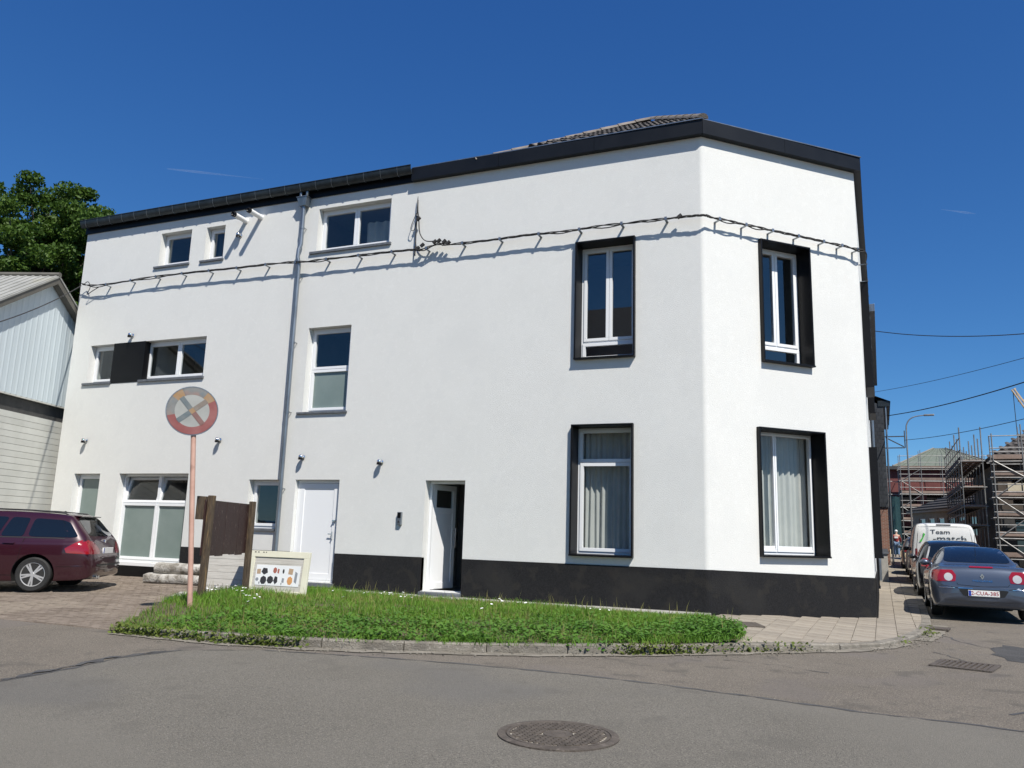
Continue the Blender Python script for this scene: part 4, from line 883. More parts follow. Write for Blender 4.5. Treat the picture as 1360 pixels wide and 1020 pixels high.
class Car:
    def __init__(s, name, label, cat, loc, head, st, paintm, wb, R=.315, group=None, spokes=5, rear_oh=.95):
        s.root = thing(name, loc, label, cat, group, rz=head)
        s.M = Matrix.Translation(loc) @ Matrix.Rotation(head, 4, 'Z'); s.paint = paintm
        # stations: x, zb, hw, zbelt, hwb, ztop, hwr
        st = np.array(st, float); X = st[:,0]; n = len(st); rows = []
        for i in range(n-1):
            k = 5
            for j in range(k): rows.append(cr(st[max(i-1,0)], st[i], st[i+1], st[min(i+2,n-1)], j/k))
        rows.append(st[-1]); V = []; 
        def sec(r):
            x, zb, hw, ze, hb, zt, hr = r; zm = zb+(ze-zb)*.5
            ctl = [(0,zb),(hw*.86,zb),(hw*.965,zb+.07),(hw,zm),(hw*.992,ze-.10),(hb,ze),(hb+(hr-hb)*.5+.018*min(1,(zt-ze)*4),ze+(zt-ze)*.5),(hr+.01,ze+(zt-ze)*.88),(hr*.82,zt-.018*min(1,(zt-ze)*8)),(hr*.4,zt),(0,zt)]
            out = []
            for i in range(len(ctl)-1):
                a, b, c, d = [np.array(ctl[min(max(q,0),len(ctl)-1)]) for q in (i-1,i,i+1,i+2)]
                kk = 1 if i == 0 else 3
                for j in range(kk): t = j/kk; out.append(cr(a,b,c,d,t) if i > 0 else a*0+b+(c-b)*t)
            out.append(np.array(ctl[-1])); return x, out
        S = [sec(r) for r in rows]; ns = len(S[0][1]); full = []
        def ringv(x, o): return [(x, y, z) for y, z in o]+[(x, -y, z) for y, z in reversed(o[1:-1])]
        rings = [ringv(x, o) for x, o in S]
        for end in (0, -1):       # rounded end caps
            g = rings[end]; c = np.mean(np.array(g),0); dx = -.02 if end == 0 else .02
            for f, e in ((.93,1.),(.5,1.4)):
                gg = [(c[0]+dx*e, c[1]+(p[1]-c[1])*f, c[2]+(p[2]-c[2])*f) for p in g]
                rings = [gg]+rings if end == 0 else rings+[gg]
        m = len(rings[0]); mb = MB(); mb.v = [p for g in rings for p in g]
        for i in range(len(rings)-1):
            for j in range(m): a, b = i*m+j, i*m+(j+1)%m; mb.f.append((a,b,b+m,a+m))
        mb.f += [tuple(reversed(range(m))), tuple(range((len(rings)-1)*m, len(rings)*m))]
        solid = mb.mesh('body', paintm)
        bm = bmesh.new(); bm.from_mesh(solid); bmesh.ops.triangulate(bm, faces=bm.faces[:]); s.bvh = BVHTree.FromBMesh(bm); bm.free()
        s.ax = (X[0]+rear_oh, X[0]+rear_oh+wb); s.R = R; hwm = st[:,2].max(); s.hw = hwm
        ob = bpy.data.objects.new('tmp', solid); COL.objects.link(ob); cut = MB()
        for ax in s.ax: cut.lathe([(R*1.17,hwm-.24),(R*1.17,hwm+.3)], 36, lambda x, y, h: (ax+x, h, R+.005+y)); cut.lathe([(R*1.17,-hwm-.3),(R*1.17,-hwm+.24)], 36, lambda x, y, h: (ax+x, h, R+.005+y))
        cm = cut.mesh('cut', 'gap_black'); co = bpy.data.objects.new('cut', cm); COL.objects.link(co)
        md = ob.modifiers.new('b', 'BOOLEAN'); md.object = co; md.operation = 'DIFFERENCE'; md.solver = 'EXACT'
        bpy.context.view_layer.update(); ev_ = ob.evaluated_get(bpy.context.evaluated_depsgraph_get()); me = bpy.data.meshes.new_from_object(ev_)
        bpy.data.objects.remove(ob); bpy.data.objects.remove(co)
        if len(me.polygons) < 200: me = solid
        me.materials.clear(); me.materials.append(MATS[paintm]); me.materials.append(MATS['gap_black'])
        if len(me.polygons):
            mi = np.zeros(len(me.polygons), np.int32)
            for p in me.polygons:
                c = p.center
                for ax in s.ax:
                    if math.hypot(c.x-ax, c.z-R-.005) < R*1.185 and abs(c.y) < hwm-.0 and (abs(math.hypot(c.x-ax, c.z-R-.005)-R*1.17) < .02 and abs(p.normal.y) < .3 or abs(abs(c.y)-(hwm-.24)) < .01): mi[p.index] = 1
            me.polygons.foreach_set('material_index', mi)
        me.shade_smooth(); me.set_sharp_from_angle(angle=R_(38)); me.name = 'body'
        s.body = place('body', me, s.root, s.M)
        ty, rme, dk = wheel_meshes(R, spokes)
        for ax in s.ax:
            for sg in (1, -1):
                wm = s.M @ Matrix.Translation((ax, sg*(hwm-.115), R)) @ Matrix.Rotation(-sg*math.pi/2, 4, 'X')
                w = place('wheel', ty, s.root, wm); place('rim', rme, w, wm); place('brake_disc', dk, w, wm)
    def hit(s, o, d):
        h = s.bvh.ray_cast(Vector(o), Vector(d)); return (h[0], h[1]) if h[0] else (None, None)
    def panel(s, name, mat, poly, view, off=.004, parent=None, side=1, rings=(1.,.75,.4), dens=.06):
        """poly outline in the (x,z) side view, (y,z) rear/front view or (x,y) top view, laid on the body"""
        P = []
        for i in range(len(poly)):
            a, b = poly[i], poly[(i+1) % len(poly)]; k = max(1, int(math.dist(a, b)/dens))
            P += [(a[0]+(b[0]-a[0])*j/k, a[1]+(b[1]-a[1])*j/k) for j in range(k)]
        c = (sum(p[0] for p in poly)/len(poly), sum(p[1] for p in poly)/len(poly)); mb = MB(s.M); last = None
        def put(p):
            if view == 'side': o, d = (p[0], side*3, p[1]), (0,-side,0)
            elif view == 'rear': o, d = (-6, p[0], p[1]), (1,0,0)
            elif view == 'front': o, d = (6, p[0], p[1]), (-1,0,0)
            else: o, d = (p[0], p[1], 4), (0,0,-1)
            h, nn = s.hit(o, d)
            if h is None: return None
            if nn.dot(Vector(d)) > 0: nn = -nn
            return h+nn*off
        G = []
        for f in list(rings)+[0]:
            ring_ = [put((c[0]+(p[0]-c[0])*f, c[1]+(p[1]-c[1])*f)) for p in (P if f else [c])]
            lastv = next((q for q in ring_ if q is not None), None)
            if lastv is None: return None
            for i, q in enumerate(ring_):
                if q is None: ring_[i] = lastv
                else: lastv = q
            G.append(ring_)
        n = len(P); mb.v = [tuple(v) for g in G for v in g]
        for r in range(len(G)-2):
            for i in range(n): a, b = r*n+i, r*n+(i+1) % n; mb.f.append((a,b,b+n,a+n))
        o_ = (len(G)-2)*n
        for i in range(n): mb.f.append((o_+i, o_+(i+1) % n, o_+n))
        ob = mb.build(name, mat, parent or s.root, smooth=R_(40)); return ob
    def line(s, name, mat, pts, view, w=.008, off=.0025, side=1, parent=None):
        for a, b in zip(pts[:-1], pts[1:]):
            L = math.dist(a,b); t = ((b[0]-a[0])/L,(b[1]-a[1])/L); nx = (-t[1]*w/2, t[0]*w/2)
            s.panel(name, mat, [(a[0]+nx[0],a[1]+nx[1]),(a[0]-nx[0],a[1]-nx[1]),(b[0]-nx[0],b[1]-nx[1]),(b[0]+nx[0],b[1]+nx[1])], view, off, parent, side, rings=(1.,.4), dens=.08)
    def text(s, txt, size, mat, y, z, dx=.004, parent=None, stretch=1):
        h, nn = s.hit((-6,y,z),(1,0,0)); x = (h.x if h else -2.2)-dx
        h1, h0 = s.hit((-6,y,z+size*.35),(1,0,0))[0], s.hit((-6,y,z-size*.35),(1,0,0))[0]; tl_ = math.atan2(h1.x-h0.x, h1.z-h0.z)
        m = s.M @ Matrix.Translation((x,y,z)) @ Matrix.Rotation(tl_,4,'Y') @ Matrix(((0,0,-1,0),(-1,0,0,0),(0,1,0,0),(0,0,0,1))) @ Matrix.Diagonal((stretch,1,1,1))
        return place('lettering', text_mesh(txt, size, mat), parent or s.root, m)
    def plate(s, z, txt, w=.52, h=.11, mat='plate_red'):
        hx, _ = s.hit((-6,0,z),(1,0,0)); x = hx.x-.012
        p = MB(s.M).box(x-.006, x+.02, -w/2, w/2, z-h/2, z+h/2).build('number_plate', 'plate_white', s.root, bevel=.004)
        MB(s.M).box(x-.0075, x-.005, w/2-.05, w/2-.006, z-h/2+.006, z+h/2-.006).build('country_strip', 'plate_blue', p)
        if not txt: return
        m = s.M @ Matrix.Translation((x-.0085,-.02,z)) @ Matrix(((0,0,-1,0),(-1,0,0,0),(0,1,0,0),(0,0,0,1))); place('lettering', text_mesh(txt, .098, mat, .001), p, m)
    def mirror(s, x, z, mat, side):
        h, _ = s.hit((x, side*3, z), (0,-side,0)); y = h.y
        mb = MB(s.M); sphere(mb, (x, y+side*.10, z+.04), .1, 12, 8, (.6,1.05,.68)); o = mb.build('mirror', mat, s.root, smooth=True)
        MB(s.M).bar((x+.02,y,z),(x+.01,y+side*.08,z+.02),.04,.03).build('mirror_foot', 'black_trim', o)
def smooth_poly(p, r=.25, k=3):      # round the corners of an outline
    out = []
    for i in range(len(p)):
        a, b, c = Vector(p[i-1]), Vector(p[i]), Vector(p[(i+1) % len(p)]); q, w = b+(a-b)*r, b+(c-b)*r
        for j in range(k+1): t = j/k; v = (1-t)**2*q+2*t*(1-t)*b+t*t*w; out.append((v.x, v.y))
    return out
#             x     zb   hw   belt  hwb  top   hwr
EST = [(-2.26,.34,.66,.60,.62,.66,.50),(-2.22,.28,.76,.72,.72,.80,.60),(-2.13,.24,.835,.88,.78,.985,.64),(-1.98,.22,.88,.945,.815,1.16,.63),(-1.78,.21,.90,.955,.83,1.37,.62),(-1.62,.20,.905,.955,.835,1.415,.61),(-1.1,.19,.91,.95,.84,1.445,.605),
       (-.4,.18,.91,.94,.84,1.455,.60),(.2,.18,.91,.93,.835,1.435,.59),(.55,.18,.91,.92,.83,1.34,.58),(.85,.18,.905,.915,.82,1.15,.62),(1.08,.19,.90,.91,.80,.985,.68),(1.5,.19,.89,.86,.78,.92,.66),(1.95,.20,.86,.78,.72,.82,.58),(2.18,.24,.76,.64,.64,.70,.50),(2.26,.30,.62,.52,.56,.56,.42)]
CPE = [(-2.18,.36,.70,.60,.66,.64,.56),(-2.14,.28,.79,.78,.75,.84,.64),(-2.06,.24,.845,.90,.80,.985,.70),(-1.9,.22,.875,.945,.82,1.025,.69),(-1.6,.21,.885,.955,.825,1.035,.67),(-1.38,.20,.888,.955,.825,1.06,.64),(-1.1,.20,.888,.95,.82,1.19,.58),(-.8,.19,.888,.945,.815,1.305,.55),(-.45,.19,.888,.94,.81,1.385,.54),(0,.19,.888,.93,.81,1.395,.54),
       (.3,.19,.888,.925,.81,1.345,.55),(.7,.19,.885,.92,.80,1.15,.60),(1.1,.19,.88,.91,.79,.985,.66),(1.5,.20,.87,.86,.77,.92,.64),(1.95,.21,.83,.76,.70,.80,.55),(2.12,.25,.74,.62,.62,.66,.48),(2.18,.32,.60,.5,.52,.54,.4)]
VAN = [(-2.42,.36,.86,.95,.84,1.80,.74),(-2.40,.30,.90,1.02,.89,1.88,.76),(-2.34,.27,.925,1.05,.91,1.93,.77),(-2.1,.25,.945,1.05,.925,1.955,.775),(-1.2,.24,.95,1.05,.93,1.97,.78),(0,.24,.95,1.05,.93,1.97,.78),(.7,.24,.95,1.05,.925,1.94,.77),(1.05,.24,.945,1.05,.915,1.80,.74),(1.45,.24,.94,1.04,.90,1.45,.72),(1.75,.25,.93,1.02,.87,1.16,.74),(2.05,.27,.89,.93,.82,1.0,.68),(2.3,.3,.80,.75,.72,.80,.56),(2.38,.36,.66,.6,.6,.62,.45)]
HAT = [(-1.98,.36,.66,.62,.62,.70,.52),(-1.94,.28,.76,.78,.73,.90,.60),(-1.85,.24,.83,.92,.79,1.10,.61),(-1.7,.22,.86,.95,.81,1.30,.60),(-1.5,.21,.87,.96,.82,1.42,.59),(-1.0,.2,.875,.955,.82,1.475,.585),(-.4,.2,.875,.945,.82,1.485,.58),(.15,.2,.875,.94,.815,1.45,.57),(.5,.2,.875,.935,.81,1.33,.57),(.85,.2,.87,.93,.8,1.12,.61),(1.1,.2,.865,.92,.79,.99,.66),(1.5,.21,.85,.85,.76,.90,.63),(1.85,.23,.78,.74,.68,.78,.54),(1.98,.3,.62,.55,.56,.60,.42)]
EST = [(a,b,c_,d,e,d+(f-d)*1.06+.0 if f > d+.1 else f,g) for a,b,c_,d,e,f,g in EST]
def estate_dress(c, paintm):
    for sd in (1,-1):
        for pts in ([(-1.97,1.0),(-1.76,1.27),(-1.62,1.315),(-1.12,1.34),(-1.08,1.0)], [(-1.0,1.0),(-1.04,1.34),(-.72,1.352),(-.60,1.0)], [(-.55,1.0),(-.67,1.353),(-.03,1.352),(0,1.0)], [(.08,.99),(.05,1.345),(.32,1.30),(.86,1.0)]):
            c.panel('side_window', 'car_glass', smooth_poly(pts, .16), 'side', .004, side=sd)
        c.line('window_trim', 'black_trim', [(-2.02,.985),(-1.0,.985),(.9,.975)], 'side', .018, side=sd)
        for p in ([(-1.04,.98),(-1.0,.6),(-.93,.45)], [(.04,.97),(.06,.35)], [(-.93,.3),(.05,.3)], [(.97,.93),(1.0,.5)]): c.line('door_gap', 'gap_black', p, 'side', .007, side=sd)
        c.line('rub_strip', paintm, [(-2.12,.50),(-1.66,.49)], 'side', .03, off=.008, side=sd)
        for x in (-.80,.24): c.panel('door_handle', paintm, smooth_poly([(x-.1,.86),(x+.1,.865),(x+.1,.90),(x-.1,.895)], .2), 'side', .028, side=sd)
        y = sd*.53; MB(c.M).tube([(-1.66,y,1.40),(-1.58,y,1.45),(-1.0,y,1.487),(-.3,y,1.495),(.25,y,1.47),(.33,y,1.41)], .014, 8).build('roof_rail', 'black_trim', c.root, smooth=True)
        c.panel('tail_lamp', 'lamp_red', smooth_poly([(-2.20,.70),(-2.13,.955),(-2.02,.955),(-1.78,.80),(-1.82,.72)], .12), 'side', .006, side=sd)
        c.panel('tail_lamp', 'lamp_darkred', smooth_poly([(sd*.80,.70),(sd*.42,.70),(sd*.42,.80),(sd*.60,.93),(sd*.76,.95)], .12), 'rear', .006)
        c.mirror(.62,.97,paintm,sd)
    c.panel('rear_window', 'car_glass', smooth_poly([(-.60,1.03),(.60,1.03),(.52,1.36),(-.52,1.36)], .15), 'rear', .004)
    MB(c.M).add([(-1.58,-.56,1.405),(-1.58,.56,1.405),(-1.86,.50,1.385),(-1.86,-.50,1.385),(-1.58,-.56,1.425),(-1.58,.56,1.425),(-1.87,.50,1.405),(-1.87,-.50,1.405)],[(0,1,2,3),(7,6,5,4),(0,4,5,1),(1,5,6,2),(2,6,7,3),(3,7,4,0)]).build('roof_spoiler', paintm, c.root, bevel=.006)
    MB(c.M).bar((-2.12,-.1,1.04),(-1.99,.35,1.13),.02,.02).build('wiper', 'black_trim', c.root)
    for p in ([(-.72,.62),(.72,.62)], [(-.70,.62),(-.74,.98)], [(.70,.62),(.74,.98)]): c.line('tailgate_gap', 'gap_black', p, 'rear', .008)
    c.line('bumper_strip', 'black_trim', [(-.62,.50),(.62,.50)], 'rear', .03, off=.006)
    MB(c.M).tube([(-2.27,.5,.27),(-2.05,.5,.27)], .035, 10).tube([(-2.27,.40,.27),(-2.05,.40,.27)], .035, 10).build('exhaust', 'chrome', c.root)
    MB(c.M).prism([(.035*math.cos(2*math.pi*i/16), .035*math.sin(2*math.pi*i/16)) for i in range(16)], -.012, .004, lambda a, b, d: (c.hit((-6,0,.93),(1,0,0))[0].x+d, a, .93+b)).build('badge', 'chrome', c.root)
# --- maroon estate on the yard (rear towards the house)
LE = 4.52
hd = R_(30+180)          # heading of the front
fwd = Vector((math.cos(hd), math.sin(hd), 0)); lat = Vector((-fwd.y, fwd.x, 0))
rw = Vector((-13.95,10.62,0))                       # near rear wheel contact
cloc = rw + fwd*1.28 + lat*-.80
car1 = Car('estate_car', 'dark maroon estate car parked on the clay paving at the left edge', 'car', (cloc.x, cloc.y, yz(-14,10.9)+.002), hd, EST, 'maroon_paint', 2.76, R=.318, rear_oh=.98)
estate_dress(car1, 'maroon_paint'); car1.plate(.76, '')
MB(car1.M).add([(-1.25,-.02,1.45),(-1.25,.02,1.45),(-1.42,.0,1.452),(-1.37,0,1.50)],[(0,1,2),(0,3,1),(1,3,2),(2,3,0)]).build('aerial_fin', 'black_trim', car1.root)
# --- blue-grey coupe cabriolet at the kerb
HD = ST_A
def at_kerb(s, n): p = stp(s, n); return (p.x, p.y, street_z(s)+.002)
car2 = Car('coupe_cabriolet', 'blue grey coupe cabriolet with round white reversing lamps parked at the corner kerb', 'car', at_kerb(1.05+2.18, 1.88), HD, CPE, 'bluegrey_paint', 2.52, R=.312, rear_oh=.88)
c = car2
c.panel('rear_window', 'car_glass', smooth_poly([(-.60,1.075),(.60,1.075),(.50,1.37),(-.50,1.37)], .14), 'rear', .005)
for sd in (1,-1):
    c.panel('tail_lamp', 'lamp_red', smooth_poly([(sd*.46,.72),(sd*.80,.71),(sd*.82,.93),(sd*.50,.935),(sd*.44,.84)], .12), 'rear', .006)
    lp = c.panel('reversing_lamp', 'lamp_clear', [(sd*.575+.075*math.cos(2*math.pi*i/20), .80+.075*math.sin(2*math.pi*i/20)) for i in range(20)], 'rear', .010)
    c.panel('tail_lamp', 'lamp_red', smooth_poly([(-2.15,.72),(-2.09,.93),(-1.90,.92),(-1.96,.76)], .15), 'side', .006, side=sd)
    c.panel('side_window', 'car_glass', smooth_poly([(-1.0,1.0),(-.70,1.25),(-.45,1.31),(0,1.315),(.30,1.28),(.85,.99)], .1), 'side', .004, side=sd)
    c.line('door_gap', 'gap_black', [(-.75,.95),(-.72,.4)], 'side', .007, side=sd)
    c.mirror(.62,.98,'bluegrey_paint',sd)
    c.line('bumper_gap', 'gap_black', [(sd*.80,.655),(sd*.42,.60)], 'rear', .008); c.line('bumper_strip', 'chrome', [(sd*.86,.60),(sd*.48,.60)], 'rear', .012, off=.006)
c.line('boot_gap', 'gap_black', [(-.44,.70),(-.42,.66),(0,.64),(.42,.66),(.44,.70)], 'rear', .008)
c.panel('plate_recess', 'black_trim', smooth_poly([(-.42,.585),(.42,.585),(.34,.455),(-.34,.455)], .12), 'rear', .004)
c.panel('brake_lamp', 'lamp_red', smooth_poly([(-.20,.985),(.20,.985),(.20,1.01),(-.20,1.01)], .1), 'rear', .012)
c.line('chrome_strip', 'chrome', [(.18,.60),(.42,.605)], 'rear', .012, off=.006)
c.plate(.515, '2-CUA-385')
hx = c.hit((-6,0,.83),(1,0,0))[0].x
em = MB(c.M); em.prism([(0,.055),(.035,0),(0,-.055),(-.035,0)], -.014, .004, lambda a, b, d: (hx+d, a, .83+b)); em.build('badge', 'chrome', c.root)
MB(c.M).prism([(0,.026),(.015,0),(0,-.026),(-.015,0)], -.0165, -.013, lambda a, b, d: (hx+d, a, .83+b)).build('badge_centre', 'bluegrey_paint', c.root)
c.text('MEGANE', .045, 'chrome', 0, .745, .006, stretch=1.9)
MB(c.M).tube([(-1.15,0,1.2),(-1.28,0,1.62)], .004, 5).build('aerial', 'black_trim', c.root)
# --- black car ahead of it
car3 = Car('dark_hatchback', 'black hatchback parked between the blue grey coupe and the white van', 'car', at_kerb(6.3+1.98, 1.80), HD, HAT, 'black_paint', 2.5, R=.31, rear_oh=.72)
c = car3
def hatch_dress(c, paintm):
    c.panel('rear_window', 'car_glass', smooth_poly([(-.58,1.02),(.58,1.02),(.50,1.36),(-.50,1.36)], .15), 'rear', .004)
    for sd in (1,-1):
        c.panel('side_window', 'car_glass', smooth_poly([(-1.6,1.0),(-1.4,1.33),(-.2,1.37),(-.15,1.0)], .1), 'side', .004, side=sd); c.panel('side_window', 'car_glass', smooth_poly([(-.08,1.0),(-.12,1.37),(.2,1.33),(.75,1.0)], .1), 'side', .004, side=sd)
        c.panel('tail_lamp', 'lamp_red', smooth_poly([(sd*.55,.80),(sd*.76,.80),(sd*.72,1.0),(sd*.60,1.0)], .12), 'rear', .006); c.mirror(.55,.98,paintm,sd)
    c.plate(.62, '')
hatch_dress(c, 'black_paint')
c.panel('pillar_trim', 'silver_paint', smooth_poly([(.60,1.0),(.64,1.0),(.55,1.3),(.51,1.3)], .1), 'rear', .006)
# --- white van with lettering
van = Car('delivery_van', 'white delivery van with grey lettering and a green mark on its rear door', 'van', at_kerb(11.5+2.42, 1.92), HD, VAN, 'van_paint', 3.0, R=.33, rear_oh=.95); c = van
for sd in (1,-1):
    c.panel('tail_lamp', 'lamp_darkred', smooth_poly([(sd*.84,.75),(sd*.76,.75),(sd*.76,1.15),(sd*.82,1.15)], .1), 'rear', .006); c.panel('side_window', 'car_glass', smooth_poly([(.45,1.12),(.5,1.6),(.95,1.55),(1.5,1.12)], .1), 'side', .004, side=sd); c.mirror(1.35,1.1,'black_trim',sd)
c.line('door_gap', 'gap_black', [(-.80,1.0),(-.70,1.84),(.70,1.84),(.80,1.0)], 'rear', .012); c.line('door_gap', 'gap_black', [(-.82,.62),(.82,.62)], 'rear', .012)
c.panel('brake_lamp', 'black_trim', [(-.2,1.87),(.2,1.87),(.2,1.905),(-.2,1.905)], 'rear', .012)
pm('letter_grey', (.035,.038,.042), rough=.5); pm('letter_green', (.05,.42,.05), rough=.5)
c.text('Team', .18, 'letter_grey', .10, 1.675, .012, stretch=1.35); c.text('-match', .27, 'letter_grey', -.15, 1.47, .014, stretch=1.25); c.text('labo', .13, 'letter_grey', -.38, 1.28, .014, stretch=1.2)
xv = c.hit((-6,.55,1.5),(1,0,0))[0].x
MB(c.M).prism([(.70,1.36),(.64,1.36),(.52,1.60),(.57,1.64),(.59,1.52)], -.022, -.008, lambda a, b, d: (xv+d, a, b)).build('green_mark', 'letter_green', c.root)
c.plate(.72, '')
car5 = Car('silver_hatchback', 'silver hatchback parked beyond the white van', 'car', at_kerb(19.5, 1.85), HD, HAT, 'silver_paint', 2.5, R=.31, rear_oh=.72); hatch_dress(car5, 'silver_paint')
car6 = Car('grey_hatchback', 'dark grey hatchback parked farthest up the side street', 'car', at_kerb(25.5, 1.8), HD, HAT, 'grey_paint', 2.5, R=.31, rear_oh=.72); hatch_dress(car6, 'grey_paint')
# ================================================================== shed on the left
pm('blue_sheet', (.55,.62,.65), (.60,.67,.70), scale=1.5, rough=.5, stretch=(1,1,.2), rnd=.03, speck=[(3,.62,(.52,.58,.6),.4)])
pm('siding', (.54,.54,.495), (.60,.60,.555), scale=2, rough=.7, rnd=.05)
pm('rake_board', (.10,.095,.08), (.14,.13,.11), scale=3, rough=.7)
pm('shed_roof', (.26,.26,.24), (.33,.33,.31), scale=2, rough=.8, speck=[(1.2,.55,(.27,.26,.2),.5)])
pm('dark_steel', (.035,.035,.036), (.06,.058,.055), scale=4, rough=.7)
SHA = R_(109); SU = (math.cos(SHA), math.sin(SHA), 0); SH = frame_m((-19.1,14.75,0), SU)
shed = thing('shed', (-19.5,13.2,0), 'pale blue sheet clad shed with beige board siding and grey gable roof', 'shed')
AU, AZ, SLP = -1.24, 7.31, .62
def rake(u): return AZ-SLP*abs(u-AU)
u = -6.1
while u < 3.5:
    u1 = min(u+.98, 3.6); mb = MB(SH); xs = []; x = u
    while x < u1-.001:
        xs += [(x,0),(x+.03,-.006),(x+.055,-.006),(x+.085,0)]; x += .196
    xs = [q for q in xs if q[0] <= u1]+[(u1,0)]
    if u < AU < u1: xs = sorted(xs+[(AU, 0)])
    for x_, d_2 in xs: mb.v += [(x_, d_2, 4.2), (x_, d_2, max(4.25, rake(x_)))]
    for i in range(len(xs)-1): mb.f.append((2*i,2*i+2,2*i+3,2*i+1))
    mb.build('wall_sheet', 'blue_sheet', shed, recalc=False); u = u1+.002
MB(SH).box(-6.1,3.6,.0,.06,4.16,4.2).build('drip_flashing', 'siding', shed)
MB(SH).box(-6.1,3.6,.10,.3,3.78,4.16).build('dark_recess_band', 'dark_steel', shed)  # dark strip put in for the shaded gap under the overhanging sheets
for i in range(25): MB(SH).box(-6.1,3.6,.06-.012*0,.12,-.05+i*.154,-.05+i*.154+.146).build('siding_board', 'siding', shed)
MB(SH).box(-6.1,3.6,.121,.16,-.1,3.8).build('rear_lining', 'dark_steel', shed)
for sg in (-1, 1):
    e = AU+sg*5.0; ze = AZ-SLP*5.0; nx_, nz_ = SLP*sg/math.hypot(1,SLP), 1/math.hypot(1,SLP)
    # corrugated roof slope running back from the gable
    mb = MB(SH); k = 60
    for j, d_2 in enumerate((-.22, 9.)):
        for i in range(k+1):
            t = i/k; h = .12; mb.v.append((AU+(e-AU)*t, d_2, AZ+(ze-AZ)*t+h))
            mb.v.append((AU+(e-AU)*t, d_2, AZ+(ze-AZ)*t+h-.05))
    for i in range(k): a = 2*i; b = a+2*(k+1); mb.f += [(a,a+2,b+2,b), (a+1,b+1,b+3,a+3), (a,a+1,a+3,a+2)]
    rf = mb.build('roof_slope', 'shed_roof', shed)
    for i in range(46):
        d_2 = -.15+i*.2; MB(SH).bar((AU,d_2,AZ+.125),(e,d_2,ze+.125),.05,.03).build('roof_rib', 'shed_roof', rf)
    MB(SH).prism([(AU,AZ+.10),(e,ze+.10),(e,ze-.10),(AU,AZ-.10)], -.20, -.02, lambda a, b, d: (a, d, b)).build('rake_board', 'rake_board', shed)
MB(SH).tube([(AU,-.22,AZ+.14),(AU,9,AZ+.14)], .07, 8).build('ridge_cap', 'rake_board', shed)
MB(SH).add([(3.6,0,-.1),(3.6,9,-.1),(3.6,9,4.3),(3.6,0,4.3),(-6.1,0,-.1),(-6.1,9,-.1),(-6.1,9,4.3),(-6.1,0,4.3)],[(0,1,2,3),(4,7,6,5),(1,5,6,2)]).build('side_wall', 'siding', shed, recalc=False)
# ================================================================== tree behind the shed
leaf_mat('tree_leaf', (.040,.085,.012), (.095,.165,.026), scale=.9, transl=.3)
pm('bark', (.07,.055,.042), (.12,.10,.08), scale=6, rough=.95, bump=1, bscale=20)
def big_tree(name, base, top, R, label, nclump, nleaf, seed, lsize=.12):
    r = np.random.default_rng(seed); t = thing(name, base, label, 'tree'); b = Vector(base); H = top-b.z; cz = b.z+H*.585
    mb = MB(); mb.tube([b+Vector((0,0,-.3)), b+Vector((.1,.05,H*.2)), b+Vector((-.05,.1,H*.42)), b+Vector((.1,0,H*.7)), b+Vector((0,0,H*.9))], [.42,.34,.26,.14,.04], 10)
    C = []
    while len(C) < nclump:
        v = r.normal(size=3); v /= np.linalg.norm(v); rad = r.uniform(.2,1.0)**.6*(1+.07*math.sin(5*math.atan2(v[1],v[0])+3*v[2])+.03*r.normal())
        c = np.array([b.x+v[0]*R*rad, b.y+v[1]*R*rad, cz+v[2]*H*.40*rad])
        if c[2] > b.z+H*.2: C.append(c)
    for c in C[::3]:
        p0 = b+Vector((0,0,H*r.uniform(.3,.7))); p2 = Vector(c); mid = (p0+p2)/2+Vector((r.normal()*.2,r.normal()*.2,.3)); mb.tube([p0, mid, p2], [.09,.055,.015], 6)
    mb.build('trunk', 'bark', t, smooth=True)
    C = np.array(C); ci = r.integers(0,len(C),nleaf); sz = r.uniform(.3,.75,len(C))
    d = r.normal(size=(nleaf,3)); d /= np.linalg.norm(d,axis=1)[:,None]; d *= (r.uniform(0,1,nleaf)**.45)[:,None]; d[:,2] *= .62
    P = C[ci]+d*sz[ci][:,None]; e1 = r.normal(size=(nleaf,3)); e1 /= np.linalg.norm(e1,axis=1)[:,None]; up = np.array([0,0,1.])+.75*r.normal(size=(nleaf,3)); e2 = np.cross(up,e1); e2 /= np.linalg.norm(e2,axis=1)[:,None]; s = lsize*r.uniform(.6,1.3,nleaf)[:,None]
    e3 = np.cross(e1,e2)
    V = np.stack([P-e1*s, P-e2*s*.62+e3*s*.1, P+e1*s, P+e2*s*.62+e3*s*.1],1).reshape(-1,3); i = np.arange(nleaf)*4; F_ = np.stack([i,i+1,i+2,i+3],1)
    np_obj('crown', V, F_, 'tree_leaf', None, t)
    return t
big_tree('maple_tree', (-30.2,21.6,-.2), 15.3, 4.5, 'tall leafy green tree rising behind the shed roof', 520, 250000, 5, .08)
